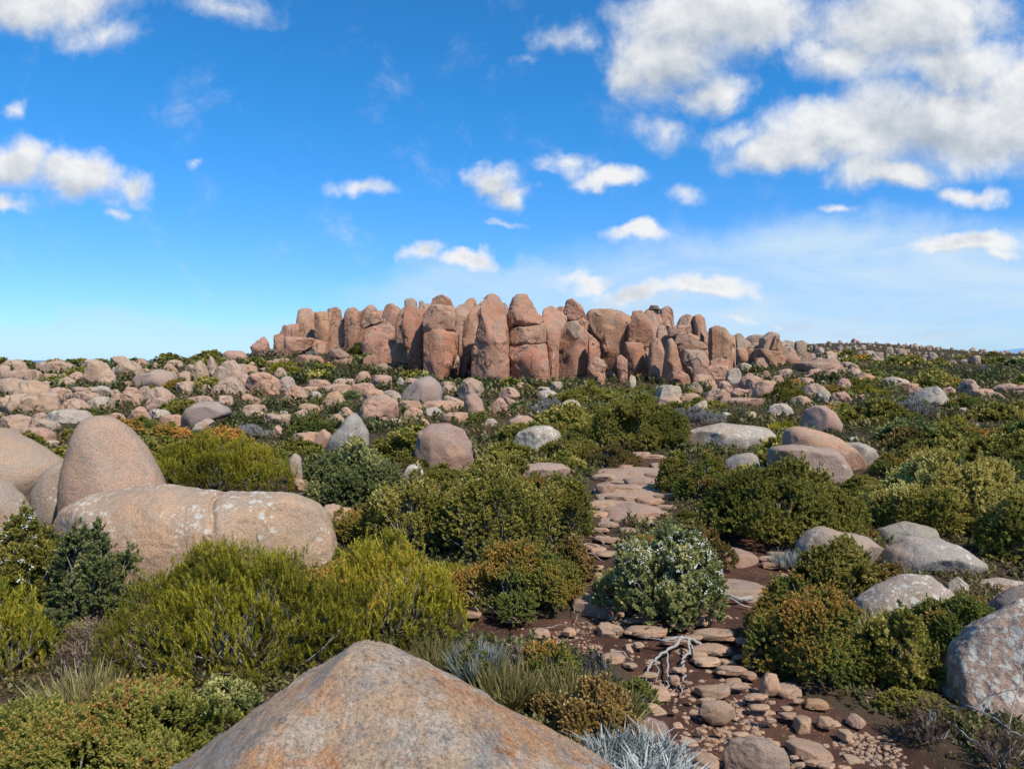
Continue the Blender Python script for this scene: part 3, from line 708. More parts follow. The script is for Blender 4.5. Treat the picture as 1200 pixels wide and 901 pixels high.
# ---------------------------------------------------------------- the other boulders of the slopes (centre, foot, width, height, outline, colour)
COLN = {'p': (PINK, 'pink'), 't': (TAN, 'tan'), 'g': (GREY, 'grey'), 'w': (PALE, 'pale'), 'r': (RED, 'reddish'), 'o': (ORNG, 'orange-tan'), 'u': (PURP, 'mauve')}
SHN = {'dome': 'domed', 'egg': 'egg-shaped', 'wedge': 'wedge-shaped', 'lean': 'leaning', 'peak': 'peaked', 'flat': 'flat', 'block': 'blocky', 'column': 'upright'}
BL = '''17 437 25 13 dome t|49 436 15 10 dome t|68 439 33 13 dome t|108 433 22 10 flat t|116 450 28 22 dome t|150 446 28 19 dome t|134 443 9 11 wedge w|217 449 18 12 dome t|234 449 21 22 peak t
248 440 15 18 peak t|268 453 42 26 wedge t|288 442 27 13 dome p|222 432 10 8 dome t|236 432 10 8 dome t|271 466 38 20 wedge t|217 463 18 13 block t|186 468 34 12 wedge t|153 465 18 10 wedge p|94 466 24 11 flat t|98 474 32 13 flat t
116 465 25 11 flat g|120 482 27 15 dome w|136 477 14 13 egg p|151 476 21 14 dome p|70 469 25 12 dome t|15 466 28 19 block t|38 470 34 20 dome t|57 487 26 22 block t|28 488 36 22 block t|22 457 32 20 block t|90 447 15 9 dome t|82 496 42 14 flat w
22 508 40 18 dome t|38 522 44 18 flat p|53 503 26 10 dome g|186 490 23 9 dome w|258 490 16 14 wedge t|294 491 18 14 block t|60 523 22 6 flat w|283 505 10 7 dome w|4 446 16 16 dome t|60 447 20 8 flat t
308 462 36 23 dome p|337 459 18 15 dome g|345 475 36 20 peak p|369 470 14 10 dome w|372 457 27 11 flat p|365 463 24 9 flat p|395 463 40 11 flat p|426 451 17 13 dome p|403 454 23 9 flat t|447 458 22 16 block p|425 461 27 10 flat p|457 451 9 7 dome p|469 452 10 8 wedge w
438 475 27 16 dome p|445 492 44 24 dome p|457 472 23 12 dome g|459 482 16 12 dome p|553 466 28 18 dome g|533 476 24 10 lean w|522 482 56 11 flat p|480 482 26 11 flat p|507 487 18 8 flat w|587 487 24 17 wedge p|598 467 27 11 wedge p|609 461 16 9 wedge p
638 461 16 7 flat w|641 467 21 8 flat w|653 457 13 8 block w|669 484 22 13 dome g|715 429 11 7 dome w|741 457 8 14 column w|819 443 15 13 egg p|840 444 24 13 block p|824 453 24 12 dome p|833 458 15 9 dome p|840 471 28 13 dome p|848 461 18 12 dome t
868 468 22 11 flat p|880 457 26 14 dome p|860 450 17 16 egg g|873 439 21 11 dome w|895 471 38 22 dome p|911 451 15 9 dome p|943 452 18 8 block p|947 446 13 6 flat w|955 443 17 9 dome p|975 444 19 10 wedge p|988 462 18 16 dome p|985 474 21 13 dome p|955 468 32 16 wedge t|966 474 18 13 egg g|973 478 38 7 flat p
913 488 25 13 dome w|911 493 31 7 flat p|879 490 14 7 dome t|870 497 13 6 flat w|872 474 52 7 flat p|298 476 16 9 flat o|300 484 22 9 flat o|298 491 24 8 flat o|290 470 12 7 flat o|343 504 10 7 dome w|360 519 30 11 flat p|330 490 16 7 flat g|1048 455 30 11 dome w|1062 459 24 9 flat r|1073 463 16 8 dome p|1137 461 24 14 wedge t
1150 466 26 9 flat p|1166 472 18 10 dome p|1180 462 28 10 dome p|1196 466 20 12 dome p|1024 466 14 8 dome p|1128 485 12 6 dome w|1112 462 14 7 dome p|740 469 10 5 flat w|770 447 8 6 dome g|806 445 10 6 dome w|660 443 14 7 flat w|715 444 12 8 dome p|580 462 12 6 flat w|525 455 16 7 flat t|420 478 10 5 flat w|480 470 14 8 flat p
205 430 16 7 dome t|180 432 12 6 dome t|160 470 14 7 flat t|40 448 16 12 dome t|8 480 18 14 dome t|200 472 14 7 dome t|242 460 12 8 dome t|252 448 14 12 dome t|300 448 18 10 dome p|312 440 14 8 flat t|330 428 18 7 flat t|318 431 16 7 flat t|340 436 14 7 dome p|286 456 16 14 dome t|128 455 14 10 dome t|170 462 12 8 dome t|78 455 18 11 dome t|52 458 14 9 flat t|135 466 13 8 dome t
1000 520 12 7 dome w|1012 470 12 7 flat p|930 470 10 6 dome w|1003 443 14 9 dome t|1036 447 10 7 dome p|850 490 12 6 flat w|772 500 12 6 dome w|690 520 12 6 dome w|560 570 14 8 dome w|640 478 12 6 flat w|575 500 14 8 dome w|550 452 12 8 dome g|610 455 12 6 flat p|462 500 18 8 flat w|405 545 20 9 flat t|395 615 34 20 flat t|360 590 26 12 flat p|350 575 20 12 flat o|1190 690 12 8 dome w'''
for i, e in enumerate(BL.replace('\n', '|').split('|')):
    cx, base, w, h, sh, c = e.split()
    if float(w) < 12 and sh in ('dome', 'flat', 'block'): continue
    cx, base, w, h = float(cx), float(base), float(w) * 1.16, float(h) * 1.22
    col, cn = COLN[c]
    size = 'large' if w > 32 else 'small' if w < 16 else 'tiny' if w < 9 else ''
    lb = auto_label(cx, base - h / 2, f'{size} {SHN[sh]} {cn}'.strip(), 'boulder')
    rock('boulder', lb, 'boulder', preset_pts(cx, base, w, h, sh, i), row=base, mat=M_ROCK, col=col, lichen=.4 if c in 'gw' else .12, n=2.2 + .8 * ((i * 37) % 10) / 10, facets=5, sig=3, level=5 if w > 20 else 4, rough=1.5, chip=.8, chop=(i * 7) % 5)

def more_boulders():
    """the rest of the boulder spill below and beside the tor"""
    rnd = random.Random(8)
    n = 0
    zones = [((-15, 330, 434, 500), 34), ((330, 600, 452, 500), 12), ((780, 990, 442, 480), 12), ((100, 300, 430, 452), 8)]
    for (a, b_, c, d), cnt in zones:
        k = t = 0
        while k < cnt and t < 900:
            t += 1
            row = rnd.uniform(c, d); px = rnd.uniform(a, b_)
            w = rnd.uniform(17, 38) * (.75 + (row - 430) / 130); h = w * rnd.uniform(.42, .72)
            if any(px + w * .36 > q[0] and px - w * .36 < q[1] and row - h * .6 < q[3] and row > q[2] + .45 * (q[3] - q[2]) for q in ROCKS): continue
            sh = rnd.choice(['dome', 'wedge', 'lean', 'egg', 'block', 'peak', 'dome', 'flat']); cl = rnd.choice('pttopptw')
            col, cn = COLN[cl]
            rock('boulder', auto_label(px, row - h / 2, f"{'large' if w > 26 else 'small' if w < 17 else ''} {SHN[sh]} {cn}".strip(), 'boulder'), 'boulder',
                 preset_pts(px, row, w, h, sh, int(px * 31)), row=row, mat=M_ROCK, col=col, lichen=.1, n=rnd.uniform(2.2, 3.0), facets=5, sig=3, level=5 if w > 20 else 4, rough=1.5, chip=.8, chop=rnd.randint(0, 4))
            k += 1
more_boulders()
# ---------------------------------------------------------------- ground sheet, path, hills
PATH_PX = [
    [(690,901),(720,870),(745,830),(740,800),(730,775),(640,745),(545,735),(540,715),(620,718),(680,716),(690,690),(672,660),(688,620),(706,600),(722,596),(716,640),(735,700),(770,724),(820,715),(815,690),(845,690),(900,690),(905,705),(880,735),(900,790),(960,815),(1050,850),(1120,901)],
    [(690,600),(695,560),(715,535),(790,535),(785,580),(760,605)],
    [(845,690),(845,610),(890,625),(925,650),(935,690),(900,700)],
    [(835,440),(880,440),(880,470),(835,470)]]
def _poly_world(poly):
    return np.array([ground(a, min(b, 899))[:2] for a, b in poly])
PATH_W = [_poly_world(p) for p in PATH_PX]
# carry the path on towards and past the viewer
PATH_W.append(np.array([PATH_W[0][0], PATH_W[0][-1], [2.6, 1.0], [1.8, -6], [0.2, -6], [.9, 1.5]]))

def path_dist(x, y):
    """signed distance to the path outline, negative inside"""
    best = np.full(x.shape, 1e9)
    for P in PATH_W:
        ins = np.zeros(x.shape, bool); dmin = np.full(x.shape, 1e9)
        for a, b in zip(P, np.roll(P, -1, 0)):
            e = b - a; L = e @ e + 1e-9
            t = np.clip(((x - a[0]) * e[0] + (y - a[1]) * e[1]) / L, 0, 1)
            dmin = np.minimum(dmin, np.hypot(x - a[0] - t * e[0], y - a[1] - t * e[1]))
            cr = (a[1] > y) != (b[1] > y)
            with np.errstate(divide='ignore', invalid='ignore'):
                xi = (b[0] - a[0]) * (y - a[1]) / (b[1] - a[1] + 1e-12) + a[0]
            ins ^= cr & (x < xi)
        best = np.minimum(best, np.where(ins, -dmin, dmin))
    return best

def build_ground():
    naz = 721
    az = np.concatenate([np.linspace(-.75, .75, 520), np.linspace(.75, 2 * math.pi - .75, 130)[1:-1]])
    naz = len(az)
    rad = np.concatenate([[.0], np.geomspace(.8, 3, 12), np.geomspace(3, 16, 170)[1:], np.geomspace(16, 400, 150)[1:], np.geomspace(400, 30000, 30)[1:]])
    A, Rr = np.meshgrid(az, rad)
    x = (np.sin(A) * Rr).ravel(); y = (np.cos(A) * Rr).ravel()
    z = height(x, y)
    d = path_dist(x, y)
    near = np.clip(1 - np.hypot(x, y) / 40, 0, 1)
    p3 = np.stack([x, y, z], 1)
    z = z - .07 * smooth01((.25 - d) / .4) * near + near * (.018 * fbm(p3 * 3.1, 3, 3) + .008 * fbm(p3 * 11, 2, 4))
    V = np.stack([x, y, z], 1)
    nr = len(rad)
    I, J = np.meshgrid(np.arange(nr - 1), np.arange(naz), indexing='ij')
    a = I * naz + J; b = I * naz + (J + 1) % naz; c = (I + 1) * naz + (J + 1) % naz; dd = (I + 1) * naz + J
    Fq = np.stack([a, b, c, dd], -1).reshape(-1, 4)
    m, nt = new_mat('ground_soil')
    geo = nt.n('ShaderNodeNewGeometry'); pos = geo.outputs['Position']
    at = nt.n('ShaderNodeAttribute', attribute_name='tint')
    n1 = nt.noise(pos, 1.3, 5, .6); n2 = nt.noise(pos, 9, 5, .7); n3 = nt.noise(pos, 60, 3, .7)
    peat = nt.mix(nt.step(n1, .35, .65), (.060, .030, .021), (.105, .052, .034))
    peat = nt.mix(nt.math('MULTIPLY', nt.step(n2, .5, .7), .6), peat, (.17, .085, .052))
    vo = nt.n('ShaderNodeTexVoronoi'); nt.put(vo.inputs['Vector'], pos); vo.inputs['Scale'].default_value = 26
    grit = nt.math('MULTIPLY', nt.step(vo.outputs['Distance'], .30, .20), nt.step(n2, .44, .58))
    peat = nt.mix(grit, peat, nt.mix(n3, (.20, .10, .06), (.36, .21, .13)))
    heath = nt.mix(nt.step(n1, .35, .65), (.058, .038, .025), (.092, .060, .037))
    heath = nt.mix(nt.math('MULTIPLY', nt.step(n2, .5, .66), .7), heath, (.085, .062, .03))
    heath = nt.mix(nt.math('MULTIPLY', nt.step(n3, .5, .7), .5), heath, (.02, .018, .01))
    col = nt.mix(nt.step(nt.math('ADD', at.outputs['Fac'], nt.math('MULTIPLY', nt.math('SUBTRACT', n2, .5), .8)), .35, .65), heath, peat)
    # far country paler and bluer, distance haze painted into the ground colour
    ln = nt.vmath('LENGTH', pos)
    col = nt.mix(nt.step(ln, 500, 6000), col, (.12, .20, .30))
    h = nt.math('ADD', nt.math('MULTIPLY', n2, .6), nt.math('MULTIPLY', n3, .35))
    h = nt.math('ADD', h, nt.math('MULTIPLY', grit, .25))
    bp = nt.n('ShaderNodeBump'); bp.inputs['Distance'].default_value = .03; bp.inputs['Strength'].default_value = .9
    nt.put(bp.inputs['Height'], h)
    finish(nt, col, .95, bp.outputs[0], .1)
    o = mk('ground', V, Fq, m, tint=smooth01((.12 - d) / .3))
    o['kind'] = 'structure'
    return o
build_ground()

def build_hills():
    """blue range on the far right horizon"""
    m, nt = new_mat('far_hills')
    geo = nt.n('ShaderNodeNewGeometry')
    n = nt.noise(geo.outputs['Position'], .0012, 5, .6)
    finish(nt, nt.mix(n, (.16, .30, .48), (.24, .38, .55)), 1, None, 0)  # blue of the distant haze is painted into the hills' base colour
    rows = []
    xs = np.linspace(1010, 2400, 140)
    dist = 16000.
    top = 416.5 - 8.5 * np.exp(-((xs - 1215) / 55) ** 2) - 3.2 * np.exp(-((xs - 1120) / 40) ** 2) - 4 * np.exp(-((xs - 1500) / 160) ** 2)
    px = np.stack([xs, xs * 0, xs * 0], 1)
    top = top - .8 * fbm(px * .02, 4, 44)
    V = []
    for x_, t_ in zip(xs, top):
        a = at_depth(x_, t_, dist)
        V += [(a[0], dist - 1600, -290), (a[0], dist - 500, -290 + .55 * (a[2] + 290)), (a[0], dist, a[2]), (a[0] * 1.05, dist + 2500, -290)]
    V = np.array(V); k = len(xs)
    Fq = [[i * 4 + j, (i + 1) * 4 + j, (i + 1) * 4 + j + 1, i * 4 + j + 1] for i in range(k - 1) for j in range(3)]
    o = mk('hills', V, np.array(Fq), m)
    o['kind'] = 'structure'
build_hills()
# ---------------------------------------------------------------- leaves
def leaf_material(name, stops, trans=.28, var=.18, rough=.55):
    m, nt = new_mat(name)
    at = nt.n('ShaderNodeAttribute', attribute_name='tint')
    oi = nt.n('ShaderNodeObjectInfo')
    t = nt.math('ADD', at.outputs['Fac'], nt.math('MULTIPLY', nt.math('SUBTRACT', oi.outputs['Random'], .5), var))
    c = nt.ramp(t, stops)
    hs = nt.n('ShaderNodeHueSaturation'); nt.put(hs.inputs['Color'], c)
    nt.put(hs.inputs['Value'], nt.math('ADD', .86, nt.math('MULTIPLY', oi.outputs['Random'], .28)))
    c = hs.outputs[0]
    d = nt.n('ShaderNodeBsdfPrincipled'); nt.put(d.inputs['Base Color'], c)
    d.inputs['Roughness'].default_value = rough; d.inputs['Specular IOR Level'].default_value = .22
    tr = nt.n('ShaderNodeBsdfTranslucent'); nt.put(tr.inputs['Color'], c)
    mx = nt.n('ShaderNodeMixShader'); mx.inputs[0].default_value = trans
    nt.l.new(d.outputs[0], mx.inputs[1]); nt.l.new(tr.outputs[0], mx.inputs[2])
    o = nt.n('ShaderNodeOutputMaterial'); nt.l.new(mx.outputs[0], o.inputs[0])
    return m

LEAF = {
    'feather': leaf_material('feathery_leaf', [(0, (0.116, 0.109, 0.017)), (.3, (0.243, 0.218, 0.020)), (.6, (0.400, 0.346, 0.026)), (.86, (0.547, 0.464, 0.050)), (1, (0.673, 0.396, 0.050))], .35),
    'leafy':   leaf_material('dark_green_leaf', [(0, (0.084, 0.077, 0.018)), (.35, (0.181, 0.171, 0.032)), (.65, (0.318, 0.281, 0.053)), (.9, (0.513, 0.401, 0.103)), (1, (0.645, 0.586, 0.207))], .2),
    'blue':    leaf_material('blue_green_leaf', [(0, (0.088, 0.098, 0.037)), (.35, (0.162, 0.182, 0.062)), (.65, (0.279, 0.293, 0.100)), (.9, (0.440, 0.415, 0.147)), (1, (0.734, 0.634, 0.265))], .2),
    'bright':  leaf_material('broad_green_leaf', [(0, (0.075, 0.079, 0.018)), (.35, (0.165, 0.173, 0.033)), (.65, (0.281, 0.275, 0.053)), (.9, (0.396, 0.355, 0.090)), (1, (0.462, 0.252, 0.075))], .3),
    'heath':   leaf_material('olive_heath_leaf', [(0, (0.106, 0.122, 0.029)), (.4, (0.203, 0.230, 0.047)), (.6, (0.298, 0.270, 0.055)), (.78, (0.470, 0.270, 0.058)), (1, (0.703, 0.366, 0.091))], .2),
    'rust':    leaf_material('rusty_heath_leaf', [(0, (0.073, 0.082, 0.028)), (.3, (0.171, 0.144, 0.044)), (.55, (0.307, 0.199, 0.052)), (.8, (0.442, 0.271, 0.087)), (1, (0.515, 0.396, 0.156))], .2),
    'brown':   leaf_material('brown_twiggy_leaf', [(0, (0.068, 0.045, 0.033)), (.4, (0.143, 0.087, 0.060)), (.7, (0.210, 0.135, 0.083)), (1, (0.300, 0.225, 0.150))], .12),
    'grey':    leaf_material('grey_twig_leaf', [(0, (0.084, 0.076, 0.068)), (.4, (0.180, 0.164, 0.146)), (.7, (0.288, 0.264, 0.236)), (1, (0.432, 0.398, 0.349))], .12),
    'silver':  leaf_material('silver_blade', [(0, (.16, .17, .14)), (.35, (.32, .335, .29)), (.7, (.50, .51, .47)), (1, (.64, .64, .6))], .25),
    'grass':   leaf_material('dry_grass_blade', [(0, (0.095, 0.083, 0.030)), (.35, (0.189, 0.158, 0.050)), (.65, (0.315, 0.262, 0.099)), (1, (0.567, 0.480, 0.238))], .25),
    'yellow':  leaf_material('yellow_green_leaf', [(0, (0.135, 0.128, 0.015)), (.35, (0.270, 0.240, 0.018)), (.65, (0.420, 0.360, 0.030)), (1, (0.600, 0.480, 0.060))], .3),
}
M_STEM, nt = new_mat('grey_bark')
_g = nt.n('ShaderNodeNewGeometry')
finish(nt, nt.mix(nt.noise(_g.outputs['Position'], 30, 4), (.14, .12, .10), (.42, .38, .34)), .9)
M_DEAD, nt = new_mat('bleached_wood')
_g = nt.n('ShaderNodeNewGeometry')
_n = nt.noise(nt.vmath('MULTIPLY', _g.outputs['Position'], (40, 40, 40)), 1, 5, .7)
_b = nt.n('ShaderNodeBump'); _b.inputs['Distance'].default_value = .006; nt.put(_b.inputs['Height'], _n)
finish(nt, nt.mix(_n, (.18, .15, .125), (.50, .455, .40)), .9, _b.outputs[0])
M_ROOT, nt = new_mat('brown_root_wood')
_g = nt.n('ShaderNodeNewGeometry')
finish(nt, nt.mix(nt.noise(_g.outputs['Position'], 40, 4), (.16, .11, .085), (.42, .34, .28)), .9)
M_PETAL, nt = new_mat('white_petals')
_g = nt.n('ShaderNodeNewGeometry')
finish(nt, nt.mix(nt.noise(_g.outputs['Position'], 25, 2), (.46, .45, .38), (.74, .73, .68)), .7)

# ---------------------------------------------------------------- sprays (templates, z up, about 1 unit long)
def tpl_feather(n=28, seed=1, wid=.030, ln=.26):
    r = np.random.RandomState(seed); V = []; Fa = []; t = []
    for k in range(n):
        z = (k + r.rand()) / n; a = r.rand() * 6.283
        open_ = .30 + .55 * r.rand()
        d = np.array([math.cos(a) * open_, math.sin(a) * open_, .75]); d /= np.linalg.norm(d)
        side = np.cross(d, [0, 0, 1]); side /= np.linalg.norm(side) + 1e-9
        b = np.array([.03 * math.cos(a), .03 * math.sin(a), z * .86])
        L = ln * r.uniform(.7, 1.2); i = len(V)
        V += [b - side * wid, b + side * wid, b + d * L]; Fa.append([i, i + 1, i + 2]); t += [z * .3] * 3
    return np.array(V), np.array(Fa), np.array(t)

def tpl_leafy(n=14, seed=2, ln=.42, wid=.13, open0=.6):
    r = np.random.RandomState(seed); V = []; Fa = []; t = []
    for k in range(n):
        f = (k + .5) / n; a = k * 2.4 + r.uniform(-.3, .3)
        el = open0 * (1.25 - f) + r.uniform(-.15, .15)
        d = np.array([math.cos(a) * math.sin(el * 1.5), math.sin(a) * math.sin(el * 1.5), math.cos(el * 1.5)])
        side = np.cross(d, [0, 0, 1.0]); s = np.linalg.norm(side)
        side = side / s if s > 1e-6 else np.array([1, 0, 0])
        up = np.cross(side, d)
        b = np.array([0, 0, f * .7]); L = ln * r.uniform(.75, 1.15); w = wid * r.uniform(.8, 1.2); i = len(V)
        V += [b, b + d * L * .5 - side * w + up * w * .3, b + d * L - up * L * .10, b + d * L * .5 + side * w + up * w * .3]
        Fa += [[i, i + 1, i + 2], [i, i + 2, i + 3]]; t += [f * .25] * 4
    return np.array(V), np.array(Fa), np.array(t)

def tpl_blades(n=9, seed=3, wid=.018, spread=.35):
    r = np.random.RandomState(seed); V = []; Fa = []; t = []
    for k in range(n):
        a = r.rand() * 6.283; lean = spread * r.uniform(.2, 1.3); L = r.uniform(.6, 1.1)
        h = np.array([math.cos(a), math.sin(a), 0]); side = np.array([-h[1], h[0], 0]) * wid
        b = h * .05 * r.rand(); i = len(V)
        m = b + h * lean * L * .35 + np.array([0, 0, L * .55]); e = b + h * lean * L * 1.0 + np.array([0, 0, L * (1 - .25 * lean)])
        V += [b - side, b + side, m - side * .8, m + side * .8, e]
        Fa += [[i, i + 1, i + 3], [i, i + 3, i + 2], [i + 2, i + 3, i + 4]]; c = r.uniform(-.2, .25); t += [c - .1, c - .1, c, c, c + .1]
    return np.array(V), np.array(Fa), np.array(t)

def tpl_flower(seed=4):
    r = np.random.RandomState(seed); V = []; Fa = []; t = []
    for q in range(9):
        c = np.array([r.uniform(-.5, .5), r.uniform(-.5, .5), .1 + r.uniform(0, .25)]); s = r.uniform(.11, .17)
        tl = r.uniform(-.5, .5, 2)
        a0 = r.rand() * 6
        i = len(V)
        V.append(c)
        for k in range(8):
            a = a0 + k * math.pi / 4; rr = s * (1 if k % 2 else .72)
            V.append(c + [math.cos(a) * rr, math.sin(a) * rr, .05 + math.cos(a) * rr * tl[0] + math.sin(a) * rr * tl[1]])
            Fa.append([i, i + 1 + k, i + 1 + (k + 1) % 8])
        t += [.5] * 9
    return np.array(V), np.array(Fa), np.array(t)

TPL = {'feather': [tpl_feather(seed=s) for s in (1, 2)], 'leafy': [tpl_leafy(seed=s) for s in (3, 4)],
       'heath': [tpl_leafy(15, s, .30, .12, .7) for s in (5, 6)], 'blades': [tpl_blades(seed=s) for s in (7, 8)],
       'spiky': [tpl_blades(12, s, .03, .75) for s in (9, 10)], 'flower': [tpl_flower(s) for s in (11, 12)],
       'feather_far': [tpl_feather(11, s, .085, .5) for s in (13, 14)], 'leafy_far': [tpl_leafy(6, s, .62, .24, .75) for s in (15, 16)]}

def frames(axis, rng):
    n = len(axis)
    r = rng.normal(size=(n, 3)); x = np.cross(axis, r); x /= np.linalg.norm(x, axis=1)[:, None] + 1e-9
    y = np.cross(axis, x)
    return np.stack([x, y, axis], 2)          # columns

def instance(tpls, pos, axis, scale, tint, rng):
    """many copies of the sprays joined into one foliage mesh"""
    Vs, Fs, Ts = [], [], []; off = 0
    pick = rng.randint(0, len(tpls), len(pos))
    for k, (tv, tf, tt) in enumerate(tpls):
        idx = np.nonzero(pick == k)[0]
        if not len(idx): continue
        M = frames(axis[idx], rng) * scale[idx][:, None, None]
        v = np.einsum('nij,vj->nvi', M, tv) + pos[idx][:, None, :]
        f = tf[None] + (np.arange(len(idx)) * len(tv))[:, None, None] + off
        Vs.append(v.reshape(-1, 3)); Fs.append(f.reshape(-1, tf.shape[1]))
        Ts.append((tint[idx][:, None] + tt[None]).ravel()); off += len(idx) * len(tv)
    return np.concatenate(Vs), np.concatenate(Fs), np.concatenate(Ts)

def crown_points(rng, w, d, h, n, lobes=9, flat=.5, low=.06, lob=(.20, .36)):
    """points and outward directions over an uneven crown made of overlapping lobes, hollow and gappy"""
    L = []
    for k in range(lobes):
        a = k * 2.4 + rng.uniform(-.5, .5); q = math.sqrt((k + .3) / lobes)
        top = h * (1 - flat * q ** 2.2) * (1 if k == 0 else rng.uniform(.66, 1.05))
        r = rng.uniform(*lob)
        cx, cy = math.cos(a) * q * (.5 * w - r * .30 * w), math.sin(a) * q * (.5 * d - r * .30 * d)
        rad = np.array([r * w * .55, r * d * .55, max(.30 * h, top * .55)])
        L.append((np.array([cx, cy, max(top - rad[2], low * h)]), rad))
    area = np.array([l[1][0] * l[1][1] + l[1][0] * l[1][2] for l in L]); area /= area.sum()
    pos = np.zeros((0, 3)); dirs = np.zeros((0, 3))
    while len(pos) < n:
        m = n * 2
        k = rng.choice(len(L), m, p=area)
        u = rng.normal(size=(m, 3)); u /= np.linalg.norm(u, axis=1)[:, None]
        u[:, 2] = np.where(u[:, 2] < -.55, -u[:, 2], u[:, 2])
        C_ = np.array([l[0] for l in L])[k]; Rr = np.array([l[1] for l in L])[k]
        shell = 1 - np.abs(rng.normal(0, .13, m)); shell = np.where(rng.rand(m) < .12, rng.uniform(.4, .9, m), shell)
        shell = np.where(rng.rand(m) < .10, shell + rng.uniform(.05, .28, m), shell)
        p = C_ + u * Rr * shell[:, None]
        keep = p[:, 2] > 0.02 * h
        # gaps: thin out where a slow noise is low
        keep &= vnoise(p / (0.16 * w) + 31.7, int(rng.randint(1e6))) > -.30
        inside = np.zeros(m, bool)
        for c, r in L:
            q = (((p - c) / r) ** 2).sum(1)
            inside |= q < .62
        keep &= ~inside | (rng.rand(m) < .22)
        dd = u / Rr; dd /= np.linalg.norm(dd, axis=1)[:, None]
        pos = np.concatenate([pos, p[keep]]); dirs = np.concatenate([dirs, dd[keep]])
    return pos[:n], dirs[:n]

def stem_arrays(rng, pts, w, d, count, r0=.012, r1=.0035):
    V, Fa = [], []
    sel = pts[rng.choice(len(pts), min(count, len(pts)), replace=False)]
    for e in sel:
        b = np.array([e[0] * .22 + rng.normal(0, .05 * w), e[1] * .22 + rng.normal(0, .05 * d), -.06])
        m1 = b * .6 + e * .4 + rng.normal(0, .035 * w, 3) + [0, 0, -.05 * e[2]]
        m2 = b * .25 + e * .75 + rng.normal(0, .03 * w, 3)
        P = [b, m1, m2, e]; i0 = len(V)
        for j, p in enumerate(P):
            rr = r0 + (r1 - r0) * j / 3
            for a in range(4):
                V.append(p + [math.cos(a * 1.5708) * rr, math.sin(a * 1.5708) * rr, 0])
        for j in range(3):
            for a in range(4):
                Fa.append([i0 + j * 4 + a, i0 + j * 4 + (a + 1) % 4, i0 + (j + 1) * 4 + (a + 1) % 4, i0 + (j + 1) * 4 + a])
    return np.array(V), np.array(Fa)

KIND = {   # template, spray length, upwardness, leaf material, tint spread, thing name, lobes
    'feather': ('feather', .108, .72, 'feather', .17, 'feathery_bush', 22),
    'leafy':   ('leafy', .066, .35, 'leafy', .17, 'leafy_shrub', 20),
    'blue':    ('leafy', .075, .4, 'blue', .17, 'leafy_shrub', 20),
    'bright':  ('leafy', .064, .4, 'bright', .18, 'leafy_shrub', 22),
    'heath':   ('heath', .050, .25, 'heath', .15, 'heath_bush', 18),
    'rust':    ('heath', .060, .35, 'rust', .15, 'heath_bush', 14),
    'brown':   ('feather', .10, .4, 'brown', .2, 'twiggy_bush', 9),
    'grey':    ('feather', .12, .45, 'grey', .2, 'twiggy_bush', 9),
    'yellow':  ('feather', .10, .6, 'yellow', .15, 'feathery_bush', 10),
}
PLANTS = []
FOOT = []

def shrub_parts(root, seed, w, d, h, kind, dens=1.0, lsc=1.0, far=False, stems=44, flowers=0, tint0=.42, flat=.5, mixk=None):
    rng = np.random.RandomState(seed)
    tp, sl, upw, mt, ts, nm, lb = KIND[kind]
    if far and tp in ('feather', 'leafy', 'heath'): tp = 'feather_far' if tp == 'feather' else 'leafy_far'
    sl = sl * lsc
    area = 2.2 * w * d * .8 + 2.5 * h * (w + d) * .8
    n = int(dens * area / (sl * sl * (.36 if not far else .5)))
    n = max(60, min(n, 11000))
    pos, dirs = crown_points(rng, w, d, h, n, lobes=lb, flat=flat)
    up = np.array([0, 0, 1.0])
    ax = dirs * (1 - upw) + up * upw + rng.normal(0, .22, pos.shape)
    ax /= np.linalg.norm(ax, axis=1)[:, None]
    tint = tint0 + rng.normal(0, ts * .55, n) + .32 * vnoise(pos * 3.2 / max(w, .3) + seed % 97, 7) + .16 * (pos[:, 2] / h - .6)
    sc = sl * rng.uniform(.7, 1.25, n)
    pos = pos - ax * sc[:, None] * .55
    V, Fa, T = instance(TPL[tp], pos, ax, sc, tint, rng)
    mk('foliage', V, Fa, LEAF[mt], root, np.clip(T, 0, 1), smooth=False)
    if stems:
        v, f = stem_arrays(rng, pos, w, d, stems)
        mk('stems', v, f, M_STEM, root)
    if flowers:
        tops = np.nonzero(pos[:, 2] > .35 * h)[0]
        g = vnoise(pos[tops] * 2.6 / w + 3.3, 19)
        tops = tops[g > .02]
        i = rng.choice(tops, min(flowers, len(tops)), replace=False)
        a2 = dirs[i] * .6 + up * .5; a2 /= np.linalg.norm(a2, axis=1)[:, None]
        V, Fa, T = instance(TPL['flower'], pos[i] + dirs[i] * .06, a2, rng.uniform(.02, .055, len(i)), np.full(len(i), .5), rng)
        mk('blossoms', V, Fa, M_PETAL, root, smooth=False)

def near_shrub(label, px, row, wpx, hpx, kind, dratio=.85, depth=None, cat='shrub', **kw):
    """one bush standing where its foot is seen"""
    if depth is None:
        y = ground(px, row)[1]
        y += .32 * dratio * wpx * y / F          # the foot is the front of the bush, not its middle
    else: y = depth
    x = at_depth(px, row, y)[0]
    z = float(height(x, y)[0])
    w = wpx * y / F
    h = max(at_depth(px, row - hpx, y)[2] - z, .25 * hpx * y / F)
    root = empty(KIND[kind][5], (x, y, z))
    tag(root, label, cat, kw.pop('group', None))
    shrub_parts(root, 7000 + len(PLANTS), w, w * dratio, h, kind, **kw)
    PLANTS.append((px - wpx / 2, px + wpx / 2, row - hpx, row, y, x, y, w / 2, w * dratio / 2))
    return root

